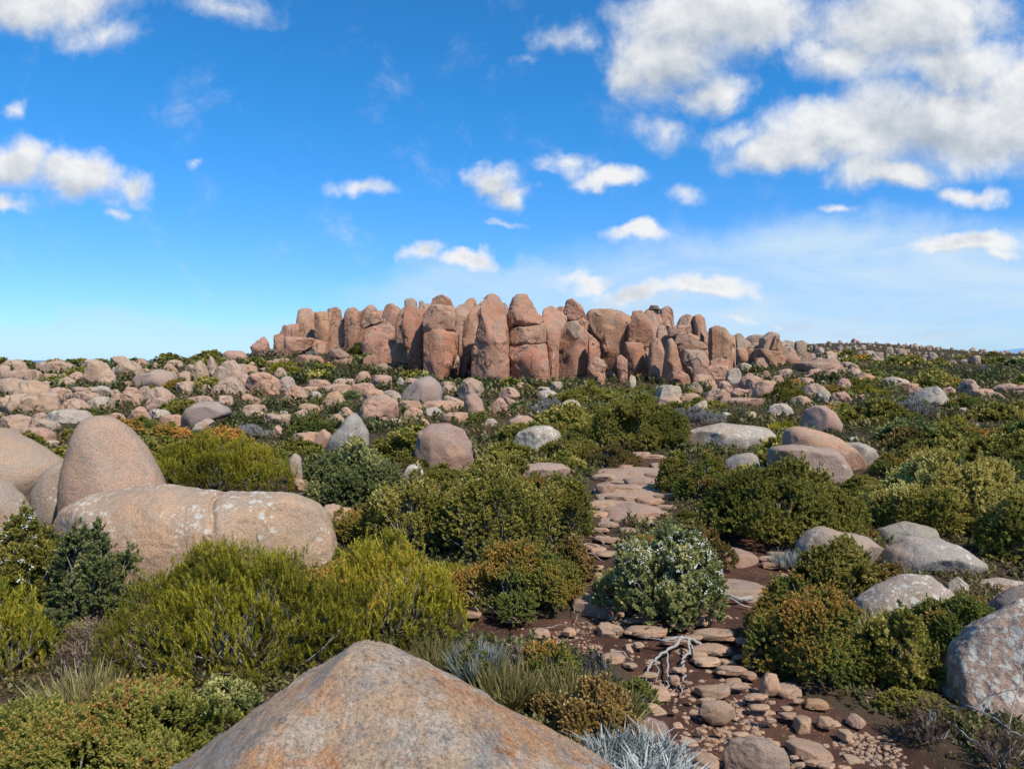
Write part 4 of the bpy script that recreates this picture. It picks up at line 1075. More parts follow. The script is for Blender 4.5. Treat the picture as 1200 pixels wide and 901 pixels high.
# name, foot x, foot row, width, height (as seen), kind
NS = near_shrub
NS('largest yellow-green feathery bush, spreading in front of the lichen-spotted boulder', 275, 800, 320, 165, 'feather', dratio=.7, stems=70, flat=.42, dens=1.25)
NS('round yellow-green feathery bush behind the left flank of the peaked foreground boulder', 455, 758, 178, 138, 'feather', dratio=.9, stems=40, tint0=.5, dens=1.2)
NS('yellow-green feathery bush cut off by the left photo edge', 0, 800, 120, 125, 'feather', dratio=.9, tint0=.40)
NS('grey-stemmed dark shrub standing against the left end of the lichen-spotted boulder', 112, 730, 105, 122, 'blue', stems=60, dens=.75, flat=.3)
NS('tall leafy shrub with small white flowers at the left photo edge', 22, 720, 118, 128, 'leafy', flowers=60, stems=50, dens=.8)
NS('low mat of broad bright green leaves filling the bottom left corner', 125, 960, 330, 152, 'bright', dratio=.75, stems=20, flat=.35, lsc=.85, tint0=.5)
NS('small blue-green bush under the front of the largest yellow-green bush', 262, 846, 80, 50, 'blue', stems=10)
NS('wispy grey-brown bush between the yellow-green bushes at left', 105, 812, 95, 90, 'brown', dens=.55, stems=40, tint0=.5)
NS('rounded olive heath mound with rust-orange tips beside the muddy clearing', 603, 722, 168, 88, 'heath', dratio=.8, tint0=.42, flat=.45, dens=1.2)
NS('rust-tipped small heath bush behind the right end of the olive mound', 668, 682, 60, 56, 'rust', tint0=.35)
NS('tall upright dark shrub with bare grey stems, left of its group', 482, 655, 112, 108, 'leafy', stems=80, dens=.65, flat=.3)
NS('tallest upright dark shrub in the middle, grey stems showing through', 572, 660, 130, 126, 'leafy', stems=100, dens=.62, flat=.3)
NS('upright dark shrub at the right of its group, nearest the slab path', 650, 640, 96, 86, 'leafy', stems=60, dens=.7, flat=.35)
NS('dense blue-green shrub left of the pink mound', 412, 606, 122, 96, 'blue', stems=30, dens=1.0)
NS('red-brown twiggy bush between the blue-green shrub and the white slab', 462, 592, 54, 48, 'brown', stems=20)
NS('olive-green bush behind the round yellow-green bush', 432, 640, 100, 58, 'heath', tint0=.28)
NS('wide yellow-green bush in the middle distance, right of the tall upright boulder', 255, 580, 186, 76, 'feather', dratio=.6, stems=20, tint0=.42, lsc=1.2)
NS('low shrub of white woolly leaves above the wide yellow-green bush', 290, 516, 64, 18, 'grey', tint0=1.0, stems=0, dens=1.3)
NS('white-flowered bush beside the path with rusty patches', 778, 730, 156, 122, 'blue', dratio=.9, flowers=420, stems=60, tint0=.60, flat=.42, dens=1.0)
NS('rusty heath patch on the back of the white-flowered bush', 812, 668, 90, 58, 'rust', tint0=.4)
NS('orange-brown heath bush beside the peaked foreground boulder', 697, 872, 112, 80, 'rust', lsc=.85, tint0=.55, dens=1.1)
NS('small orange heath sprig at the edge of the foreground boulder', 640, 842, 42, 30, 'rust', lsc=.75, tint0=.55)
NS('large low olive and rust heath bush right of the stony path', 955, 800, 160, 118, 'heath', dratio=.85, stems=20, dens=1.2, tint0=.42)
NS('olive heath bush behind the large low one, touching the path', 925, 762, 100, 92, 'heath', tint0=.45)
NS('dark green bush right of the large olive heath bush', 1050, 812, 110, 102, 'leafy', stems=30, dens=1.1)
NS('green bush with ochre edge in front of the curved grey-white boulder', 985, 702, 112, 74, 'leafy', stems=20, tint0=.48, dens=1.1)
NS('ochre-brown heath patch right of the bush at the curved boulder', 1045, 700, 70, 42, 'rust', tint0=.25)
NS('big dark green shrub in the right middle, taller than its neighbours', 920, 640, 196, 104, 'leafy', dratio=.8, stems=30, dens=1.15, flat=.5, lsc=1.15)
NS('big round green shrub at the right, above the whaleback rock', 1120, 630, 180, 108, 'leafy', dratio=.8, stems=30, dens=1.1, lsc=1.15, tint0=.48)
NS('dark leafy shrub at the right photo edge beside the big round shrub', 1195, 662, 95, 92, 'leafy', stems=20, tint0=.36)
NS('rust-brown heath draped behind the curved grey-white boulder', 972, 634, 100, 36, 'rust', tint0=.38)
NS('green and rust bush between the white-blotched boulder and edge boulder', 1125, 768, 118, 76, 'heath', tint0=.36, stems=20)
NS('tangled grey twigs with dead leaves at the foot of the edge boulder', 1085, 872, 70, 62, 'brown', dens=.5, stems=40)
NS('brown dead bush low at the bottom right corner', 1175, 905, 80, 60, 'brown', dens=.5, stems=40)
NS('large bright-topped green shrub in the middle distance right of the columns', 746, 528, 124, 68, 'leafy', tint0=.52, lsc=1.3, stems=10)
NS('bright yellow shrub glowing below the columns', 690, 468, 46, 22, 'yellow', lsc=2, stems=0)
NS('green shrub next to the white-streaked grey boulder', 668, 544, 72, 38, 'leafy', lsc=1.2, tint0=.5, stems=8)
NS('rust-brown heath patch left of the slab path in the middle distance', 715, 548, 70, 28, 'rust', tint0=.25, lsc=1.3)
NS('dead grey bush behind the white-streaked boulder pair', 645, 494, 62, 28, 'grey', lsc=1.5, stems=8)
NS('dead silvery bush left of the long pale flat boulder', 810, 500, 70, 24, 'grey', lsc=1.5, stems=8)
NS('grey dead bush below the pale pyramid rock', 1068, 490, 60, 26, 'grey', lsc=1.6, stems=8)
NS('yellow-green bush in the right middle distance, near the pale pyramid rock', 1118, 508, 50, 20, 'yellow', lsc=2, stems=0)
NS('dark green bush tucked against the right of the slab path', 790, 578, 44, 52, 'leafy', lsc=1.1)
NS('green bush overhanging the muddy path, right of the pink slabs', 825, 588, 70, 62, 'heath', tint0=.25, lsc=1.2)
NS('dark green bush beside the round pink dome right of the tor', 920, 473, 50, 28, 'leafy', lsc=1.6, stems=0, tint0=.4)
NS('deep green bush in the gap between the left columns and mushroom rock', 425, 424, 42, 26, 'leafy', lsc=1.6, stems=0, tint0=.3, depth=64)
NS('bright green bush below the lone tilted block', 330, 442, 46, 22, 'yellow', lsc=2.2, stems=0, tint0=.2)
NS('dark bush at the foot of the dome-capped stack', 545, 468, 24, 22, 'leafy', lsc=1.6, stems=0, depth=49)
NS('yellowish low bush near the red-sided wedge boulder', 1015, 468, 52, 16, 'yellow', lsc=2.2, stems=0, tint0=.2)

# ---------------------------------------------------------------- tussocks and wispy grasses
def tussock(label, px, row, wpx, hpx, kind, depth=None, n=160, name='grass_tussock', tint0=.45, tp='blades', mat='grass'):
    if depth is None: x, y, z = ground(px, row)
    else:
        y = depth; x = at_depth(px, row, y)[0]; z = float(height(x, y)[0])
    w, h = wpx * y / F, hpx * y / F
    rng = np.random.RandomState(int(px * 7 + row))
    a = rng.rand(n) * 6.283; q = np.sqrt(rng.rand(n)) * .5 * w
    pos = np.stack([np.cos(a) * q, np.sin(a) * q, np.full(n, -.02)], 1)
    ax = np.stack([np.cos(a) * q / w * .9, np.sin(a) * q / w * .9, np.ones(n)], 1) + rng.normal(0, .16, (n, 3)); ax /= np.linalg.norm(ax, axis=1)[:, None]
    V, Fa, T = instance(TPL[tp], pos, ax, h * rng.uniform(.6, 1.05, n), tint0 + rng.normal(0, .14, n), rng)
    o = mk(name, V, Fa, LEAF[mat], None, np.clip(T, 0, 1), smooth=False)
    o.location = (x, y, z)
    tag(o, label, 'grass' if mat == 'grass' else 'plant')
    PLANTS.append((px - wpx / 2, px + wpx / 2, row - hpx, row, y, x, y, w / 2, w / 2))
TS = tussock
TS('silver-grey spiky tussock touching the right edge of the foreground boulder', 748, 915, 120, 56, '', n=110, name='silver_tussock', tp='spiky', mat='silver', tint0=.5)
TS('wispy grey-green tussock above the right slope of the foreground boulder', 592, 818, 60, 52, '', n=80)
NS('small olive sprig bush above the right slope of the foreground boulder', 560, 800, 66, 44, 'heath', tint0=.30, dens=.7)
NS('low olive-brown bush at the near edge of the muddy clearing', 640, 800, 84, 50, 'heath', tint0=.34, dens=.7)
NS('loose grey twiggy plant between the olive sprigs behind the foreground boulder', 608, 800, 50, 46, 'brown', dens=.4, tint0=.55, stems=30)
NS('olive heath sprig right beside the orange-brown heath bush', 745, 838, 56, 46, 'heath', tint0=.24, dens=.7)
NS('grey-green twiggy sprig at the mud edge left of the dead branch', 700, 815, 54, 50, 'grey', dens=.35, tint0=.12, stems=36)
NS('small lime-tipped sprig behind the crest of the foreground boulder', 543, 778, 34, 22, 'bright', tint0=.75, stems=4)
TS('dry olive tussock left of the orange-brown heath bush', 664, 826, 56, 56, '', n=80, tint0=.36)
TS('pale dry tussock at the edge of the muddy clearing', 722, 846, 46, 54, '', n=60, tint0=.5)
TS('small silvery tussock close behind the foreground boulder', 562, 792, 56, 46, '', n=110, name='silver_tussock', mat='silver', tint0=.08)
TS('bleached tussock between the silvery tussock and the muddy clearing', 622, 782, 44, 38, '', n=60, tint0=.55)
TS('olive tussock beside the round yellow-green bush', 516, 786, 50, 44, '', n=70, tint0=.3)
TS('dry tussock among the left bushes, pale straw stems', 95, 845, 70, 70, '', n=150, tint0=.6)
TS('thin grey grass patch in front of the white-blotched boulder', 1030, 752, 60, 44, '', n=110, tint0=.6)
TS('small grey-green cushion tuft on the path above the lichen slab', 925, 662, 34, 22, '', n=90, name='silver_tussock', mat='silver', tint0=.2)
# ---------------------------------------------------------------- stones of the path
def stone(label, pts, row=None, **kw):
    a = dict(mat=M_PATH, col=ORNG, n=3.6, facets=7, thick=.95, sink=.3, rough=1.15, sig=3); a.update(kw)
    P = np.asarray(pts, float); base = P[:, 1].max(); hpx = np.ptp(P[:, 1]); wpx = np.ptp(P[:, 0])
    te = max(.1, (base - 414) / F)
    tall = a.pop('tall', .36)            # share of what is seen that is height; the rest is the top, seen from above
    P[:, 1] = base - (base - P[:, 1]) * tall
    a['thick'] = float(np.clip((1 - tall) * 1.15 * hpx / (wpx * te), .45, a.pop('deep', 1.5)))
    a.setdefault('back', .12)
    a.setdefault('chop', 7 if a['n'] > 2.5 else 2)
    return rock('path_stone', label, 'stone', [tuple(q) for q in P], row, **a)
def pslab(label, cx, base, w, h, sh='dome', seed=0, **kw):
    return stone(label, preset_pts(cx, base, w, h, sh, seed + int(cx)), base, **kw)

stone('large smooth orange slab sloping down beside the olive heath mound', [(668,690),(672,668),(690,668),(712,682),(732,698),(737,712),(712,716),(690,706)], 716, col=(.42,.27,.175), thick=.9)
SH = dict(tall=.22, deep=4.0, n=3.2, col=(.54,.31,.20), sink=1.2, chop=0, facets=0, back=0.0, rough=.8, level=6, mat=M_ROCK)
stone('broad pink bedrock sheet underfoot at the near end of the slab pavement', [(694,592),(712,574),(756,570),(784,580),(788,596),(752,607),(708,608)], 608, **SH)
stone('broad pink bedrock sheet in the middle of the slab pavement', [(696,570),(708,556),(750,553),(784,560),(784,575),(740,582),(702,580)], 582, **SH)
stone('broad pink bedrock sheet at the far end of the slab pavement', [(700,548),(716,536),(760,534),(790,543),(786,556),(745,560),(704,558)], 560, **SH)
stone('largest pink slab of the pavement on the path above the white-flowered bush', [(698,592),(718,574),(745,562),(769,571),(778,590),(756,602),(715,603)], 604, col=(.47,.27,.19), tall=.3, n=3.4)
stone('flat pink slab at the back right of the slab pavement', [(722,553),(745,544),(774,548),(780,560),(750,567),(727,563)], 567, col=(.47,.28,.20), tall=.3, n=3.4)
stone('pink slab at the left side of the slab pavement', [(698,548),(712,541),(724,551),(722,572),(706,577),(697,562)], 577, col=(.46,.26,.18), tall=.35, n=3.4)
stone('angular orange stone above the large sloping slab', [(685,680),(690,662),(702,658),(714,668),(716,680)], 681)
stone('flat round orange slab behind the white-flowered bush', [(840,652),(845,616),(862,611),(880,624),(890,640),(884,654),(862,660)], 658, col=(.42,.24,.15), thick=1.0, n=2.3)
stone('wide flat slab with a row of pale lichen spots right of the white-flowered bush', [(818,686),(823,664),(838,656),(870,657),(894,664),(905,676),(898,692),(860,699),(832,694)], 698, col=(.40,.255,.165), lichen=.35, thick=.9)
stone('big rough brown boulder at the bottom of the path', [(848,900),(850,864),(858,852),(884,844),(904,849),(919,862),(927,884),(924,902),(880,912)], 908, col=(.34,.225,.15), level=6, tall=.72, rough=1.3, chop=3)
stone('long split orange slab tilted right of the big rough brown boulder', [(914,852),(922,842),(932,841),(958,855),(978,872),(974,884),(950,886),(932,872)], 886, col=(.44,.25,.13), thick=.5, n=3.4, sig=3)
stone('flat triangular slab left of the big rough brown boulder', [(808,872),(815,861),(842,857),(846,868),(842,902),(828,902)], 902, thick=.8, n=3.2, sig=3)
stone('round smooth orange-brown stone lying alone on the mud', [(818,834),(822,820),(834,815),(850,816),(861,825),(862,836),(850,842),(832,841)], 841, col=(.42,.25,.14), n=2.3, tall=.8, level=5, facets=1, rough=.7)
stone('long loaf-shaped stone behind the round smooth stone', [(810,808),(812,798),(830,792),(858,791),(866,796),(862,806),(840,812)], 812, col=(.42,.26,.15), n=2.6, level=5)
stone('dark reddish dome stone beside the orange-brown heath bush', [(748,866),(750,838),(762,830),(778,836),(790,852),(790,868)], 870, tall=.7, col=(.30,.185,.13), lichen=.15)
stone('upright chunky stone in the middle of the path', [(890,808),(892,790),(900,781),(910,784),(916,800),(914,808)], 810, n=3.2, tall=.75)
stone('bright orange flat-topped block at the edge of the right heath', [(940,826),(944,814),(962,809),(970,812),(970,824)], 827, col=(.50,.27,.11), n=3.2, sig=3)
stone('grey-orange tilted plate below the bright orange block', [(930,850),(935,824),(950,820),(954,836),(948,852)], 851, n=3.2, sig=3, thick=.6)
stone('five-sided plate right of the tilted plate', [(956,848),(964,832),(974,828),(980,838),(976,848)], 850, n=3.2, sig=3)
for q in [(840, 828, 'the round smooth stone'), (885, 873, 'the rough brown boulder'), (862, 678, 'the lichen-spotted path slab'), (702, 692, 'the large sloping slab'), (838, 802, 'the loaf-shaped stone'),
          (806, 755, 'the bleached dead branch'), (900, 795, 'the upright chunky stone'), (955, 818, 'the bright orange block'), (768, 850, 'the dark reddish dome stone'), (945, 863, 'the long split slab'), (745, 570, 'the pink slab pavement'), (778, 660, 'the white-flowered bush'), (605, 680, 'the olive heath mound')]:
    land(*q)
PS = '''762 742 52 18 flat|787 753 36 13 flat|816 728 27 16 block|842 746 54 20 flat|833 764 52 19 flat|725 740 16 9 dome|736 742 12 6 flat|747 756 14 9 dome|718 725 9 6 flat|733 709 12 9 dome|726 720 9 12 block|836 716 11 7 block
855 749 13 8 flat|874 753 18 12 flat|886 749 15 13 dome|865 771 20 8 flat|880 767 17 7 flat|819 767 18 9 dome|828 776 46 11 flat|854 788 36 16 flat|878 792 20 12 dome|888 817 26 9 flat|877 819 14 8 flat|925 811 24 22 block
916 813 11 10 peak|904 824 12 7 flat|922 831 15 8 flat|923 840 25 11 flat|812 903 22 14 dome|786 873 18 8 flat|802 871 14 8 flat|793 882 20 11 flat|810 820 11 7 dome|791 833 10 6 dome|767 816 26 26 flat|790 798 11 16 block
845 789 11 7 flat|805 801 14 6 flat|823 857 11 6 dome|845 857 13 7 flat|891 843 11 7 flat|903 845 13 9 flat|867 839 9 5 dome|935 821 13 7 dome|718 775 30 20 flat|700 758 9 5 flat|738 780 15 9 dome|632 743 22 15 dome|667 741 18 13 peak
555 722 18 12 flat|600 728 22 10 flat|738 574 26 12 flat|772 572 24 13 flat|784 584 24 12 flat|735 547 18 8 flat|775 546 22 9 flat|760 566 14 7 flat|698 604 22 12 flat|728 610 20 9 flat|712 616 22 10 flat|700 622 20 9 flat|716 634 22 10 flat|695 642 22 10 flat|712 650 24 10 flat|700 666 18 8 flat|752 608 22 10 flat|770 602 20 9 flat|700 532 18 7 flat|765 536 24 8 flat|742 534 20 7 flat|800 735 26 9 flat|812 748 24 8 flat|850 776 22 8 flat|795 786 22 9 flat|708 562 26 16 flat|732 586 30 14 flat|760 588 30 12 flat|772 560 28 14 flat|748 533 28 9 flat|722 530 22 8 flat|786 552 22 10 flat|704 592 24 14 flat|758 614 34 12 flat|736 624 26 12 flat|720 600 24 10 flat|780 596 20 10 flat|832 822 20 9 flat|868 805 26 10 flat|890 830 24 10 flat|760 792 18 10 flat|870 862 20 9 flat|745 728 24 9 flat
700 646 20 12 flat|688 660 16 10 flat|706 632 18 10 flat|912 652 24 12 flat|905 664 22 12 flat|918 676 16 12 peak|900 655 18 8 flat|890 690 14 8 flat|956 895 26 11 dome|938 897 14 9 flat|972 899 22 9 flat|930 888 12 7 flat|990 901 18 10 dome
990 862 14 18 block|1004 846 18 22 peak|945 880 10 6 flat|1020 820 12 10 block'''
for i, e in enumerate(PS.replace('\n', '|').split('|')):
    cx, base, w, h, sh = e.split(); cx, base, w, h = map(float, (cx, base, w, h))
    size = 'big' if w > 40 else 'small' if w < 16 else ''
    look = f"{size} {SHN[sh]} {'orange' if i % 3 else 'reddish-tan'}".strip()
    c = [(.60,.34,.18), (.54,.31,.17), (.62,.375,.21), (.52,.315,.19)][i % 4]
    w *= (1.32 if w > 16 else 1.2) * (1.18 if base < 612 else 1)
    pslab(auto_label(cx, base - h / 2, look, 'stone'), cx, base, w, h, sh, i, col=c, level=4 if w > 15 else 3)

# loose small stones: a few stones copied, turned and scaled, lying all over the path bed
_pebs = []
rg = np.random.RandomState(77)
PEB_GRP = 'small loose stones on the path bed'
def place_pebbles():
    spots = []
    tries = 0
    while len(spots) < 235 and tries < 9000:
        tries += 1
        px = rg.uniform(690, 1000); row = 690 + 211 * rg.rand() ** .8
        if row < 735 and px > 880: continue
        gx, gy, gz = ground(px, row)
        dd = float(path_dist(np.array([gx]), np.array([gy]))[0])
        if dd > -.05: continue
        s = .03 + .13 * rg.rand() ** 2.4
        if any(math.hypot(gx - a, (gy - b) * .8) < s + c * 1.0 for a, b, c in spots): continue
        if any(abs(gx - r[5]) < r[7] * .9 and abs(gy - r[6]) < r[8] * .9 for r in ROCKS): continue
        spots.append((gx, gy, s))
    for k in range(7):
        w = 1.0; pl = [(math.cos(t), math.sin(t), rg.uniform(-.1, .35), rg.uniform(.66, .9)) for t in rg.uniform(0, 6.28, 7)]
        pts = PRESET[['dome', 'flat', 'egg', 'flat', 'dome', 'block', 'flat'][k]]
        hh = rg.uniform(.35, .6)
        V, f = rock_arrays([(x, z * hh - .12) for x, z in pts], rg.uniform(.35, .5), 400 + k, 4, 3.2, 1.3, 6, pl, sig=3)
        _pebs.append((V, f))
    proto = []
    for i, (x, y, s) in enumerate(spots):
        k = i % 7
        if i < 7:
            o = mk('path_stone', *_pebs[k], M_PATH); proto.append(o)
        else:
            o = proto[k].copy(); COL.objects.link(o)
        o.location = (x, y, float(height(x, y)[0]) - .07 - s * .16)
        o.rotation_euler = (rg.uniform(-.15, .15), rg.uniform(-.15, .15), rg.rand() * 6.28)
        o.scale = (s * 2, s * 2 * rg.uniform(.7, 1.1), s * 2 * rg.uniform(.55, .9))
        v = rg.uniform(.8, 1.15)
        o.color = (.58 * v, .34 * v, .19 * v, 0)
        tag(o, 'small loose orange stone among many others on the dark path', 'stone', PEB_GRP)
place_pebbles()

def gravel():
    """grit too small to count: one object"""
    V0, f0 = ico(1)
    n = 5200
    out = []
    while len(out) < n:
        px = rg.uniform(600, 1110, 400); row = 690 + 215 * rg.rand(400)
        z = -(EYE) / ((CY - row) / F * cp - sp) * 1.0
        y = z * cp; x = (px - CX) / F * z
        d = path_dist(x, y)
        okk = (d < .02) & (vnoise(np.stack([x * 2.2, y * 2.2, 0 * x], 1), 91) > -.25)
        out += list(zip(x[okk], y[okk]))
    P = np.array(out[:n]); zz = height(P[:, 0], P[:, 1]) - .068
    s = .006 + .022 * rg.rand(n) ** 2.5
    sc = np.stack([s, s * rg.uniform(.6, 1.2, n), s * rg.uniform(.4, .8, n)], 1)
    jit = 1 + .25 * rg.normal(size=(n, len(V0), 1)).clip(-1, 1)
    V = V0[None] * sc[:, None] * jit + np.stack([P[:, 0], P[:, 1], zz], 1)[:, None]
    Fa = f0[None] + (np.arange(n) * len(V0))[:, None, None]
    o = mk('gravel', V.reshape(-1, 3), Fa.reshape(-1, 3), M_PATH)
    o.color = (.46, .26, .15, 0)
    o['kind'] = 'stuff'; o['label'] = 'fine orange grit scattered over the dark peat of the path'; o['category'] = 'gravel'
gravel()

# ---------------------------------------------------------------- dead branches and roots
def tube_arrays(paths, sides=7, seed=0):
    rng = np.random.RandomState(seed); V, Fa = [], []
    for P, r0, r1 in paths:
        P = np.array(P, float)
        # refine and make it knotty
        t = np.linspace(0, len(P) - 1, (len(P) - 1) * 5 + 1); i = np.minimum(t.astype(int), len(P) - 2); f = (t - i)[:, None]
        Q = P[i] * (1 - f) + P[i + 1] * f
        Q[1:-1] = (Q[:-2] + 2 * Q[1:-1] + Q[2:]) / 4
        L = np.linalg.norm(np.diff(Q, axis=0), axis=1).sum()
        Q[1:-1] += rng.normal(0, .010 * L ** .5, Q[1:-1].shape) * [1, 1, .5]
        n = len(Q); b = len(V)
        for k in range(n):
            tn = Q[min(k + 1, n - 1)] - Q[max(k - 1, 0)]; tn /= np.linalg.norm(tn) + 1e-9
            s = np.cross(tn, [0, 0, 1.]); s /= np.linalg.norm(s) + 1e-9; u = np.cross(s, tn)
            r = .8 * (r0 + (r1 - r0) * k / (n - 1)) * rng.uniform(.72, 1.3)
            for a in range(sides):
                an = a * 2 * math.pi / sides
                V.append(Q[k] + (s * math.cos(an) + u * math.sin(an)) * r)
        for k in range(n - 1):
            for a in range(sides):
                Fa.append([b + k * sides + a, b + k * sides + (a + 1) % sides, b + (k + 1) * sides + (a + 1) % sides, b + (k + 1) * sides + a])
    return np.array(V), np.array(Fa)

def branch(name, label, cat, strokes, mat, seed=0, lift=.03):
    """strokes: ([(px, row, height above ground)], radius at start, radius at end)"""
    paths = []
    for pts, r0, r1 in strokes:
        W = []
        for a, b, hgt in pts:
            x, y, z = ground(a, b)
            W.append((x, y, z - .05 + hgt + lift))
        paths.append((W, r0, r1))
    o0 = np.array(paths[0][0][0])
    V, Fa = tube_arrays(paths, seed=seed)
    o = mk(name, V - o0, Fa, mat); o.location = o0
    tag(o, label, cat)
branch('dead_branch', 'bleached white dead branch forking over the stones of the path', 'branch', [
    ([(833,760,.0),(820,756,.04),(806,757,.09),(795,758,.10)], .013, .017),
    ([(795,758,.10),(780,759,.08),(766,754,.06),(752,748,.03)], .017, .008),
    ([(800,758,.10),(790,766,.08),(776,770,.05),(764,777,.03),(757,786,.0)], .018, .007),
    ([(764,777,.03),(759,780,.02),(757,795,.0)], .008, .004),
    ([(781,769,.05),(783,782,.03),(784,796,.01),(779,806,.0)], .010, .005),
    ([(806,757,.09),(809,768,.05),(801,773,.04),(797,780,.02),(803,791,.01),(797,800,.0),(799,810,.0)], .014, .006),
    ([(806,757,.09),(812,764,.05),(814,772,.02)], .010, .005),
    ([(768,775,.03),(771,786,.02),(769,796,.0)], .007, .004)], M_DEAD, 1)
branch('tree_root', 'thick grey root lying below the lichen-spotted path slab', 'root', [([(810,704,.0),(824,706,.03),(838,701,.05),(852,701,.05),(866,705,.05),(880,702,.03)], .012, .030), ([(852,701,.05),(864,708,.03),(880,709,.0)], .015, .01)], M_DEAD, 2)
branch('tree_root', 'tangled bleached roots on the path behind the large sloping slab', 'root', [([(672,642,.02),(690,640,.06),(704,644,.04)], .02, .01), ([(690,630,.04),(700,636,.07),(714,642,.02)], .018, .01), ([(676,652,.02),(692,650,.05),(708,656,.0)], .014, .008), ([(695,622,.05),(708,630,.05),(716,634,.0)], .012, .008), ([(684,640,.05),(690,656,.02),(688,668,.0)], .012, .007)], M_ROOT, 3)
branch('dead_branch', 'thin grey stick on the mud left of the large sloping slab', 'branch', [([(640,733,.0),(660,731,.02),(672,736,.01)], .007, .004), ([(676,722,.0),(690,730,.02),(700,735,.0)], .008, .004), ([(672,712,.05),(676,722,.02),(672,732,.0)], .005, .003)], M_ROOT, 4)
branch('dead_branch', 'curved brown stick beside the flat slab on the mud', 'branch', [([(718,764,.02),(730,764,.03),(741,772,.0)], .010, .006)], M_ROOT, 5)
branch('dead_branch', 'spray of thin bleached twigs leaning at the bottom right corner', 'branch', [
    ([(1110,842,.10),(1140,862,.20),(1170,885,.22),(1196,898,.2)], .008, .006), ([(1112,850,.04),(1140,878,.08),(1165,899,.05)], .009, .006),
    ([(1140,862,.20),(1165,868,.32),(1198,878,.40)], .005, .003), ([(1180,896,.2),(1192,880,.45),(1196,862,.62)], .005, .003), ([(1150,870,.2),(1172,862,.4),(1190,850,.55)], .004, .002)], M_DEAD, 6)

# ---------------------------------------------------------------- rocks of the far ridge
RID = 'rocks scattered over the far ridge'
def ridge():
    rng = np.random.RandomState(5)
    protos = []
    n = 0
    spots = []
    for k in range(2400):
        px = rng.uniform(945, 1235); row = rng.uniform(400, 444)
        x, y, z = ground(px, row)
        if y > 290 or y < 62: continue
        if vnoise(np.array([[x * .045, y * .02, 0]]), 71)[0] < (-.32 if y > 76 else .25): continue
        s = (rng.uniform(.6, 1.1) + .9 * rng.rand() ** 4) * (.66 + y / 1300)
        spots.append((x, y, z, s))
        if len(spots) >= 285: break
    for i, (x, y, z, s) in enumerate(spots):
        if i < 9:
            pts = PRESET[['wedge', 'block', 'wedge', 'lean', 'lean', 'flat', 'column', 'peak', 'block'][i]]
            hh = [.8, .9, .9, .9, 1.0, .5, 1.6, .95, 1.3][i]
            V, f = rock_arrays([(a, b * hh - .15) for a, b in pts], .42, 900 + i, 4, 3.6, 1.6, 8, sig=3, chip=1.0)
            o = mk('ridge_rock', V, f, M_RIDGE); protos.append(o)
        else:
            o = protos[i % 9].copy(); COL.objects.link(o)
        o.location = (x, y, z - .22 * s); o.rotation_euler = (0, 0, rng.rand() * 6.28)
        o.scale = (s * 1.25, s * 1.25, s * rng.uniform(.8, 1.25))
        v = rng.uniform(.75, 1.25)
        o.color = (.44 * v, .295 * v, .195 * v, .5 if rng.rand() < .4 else .1)
        tag(o, 'small pale rock among many scattered over the far right ridge', 'rock', RID)
ridge()

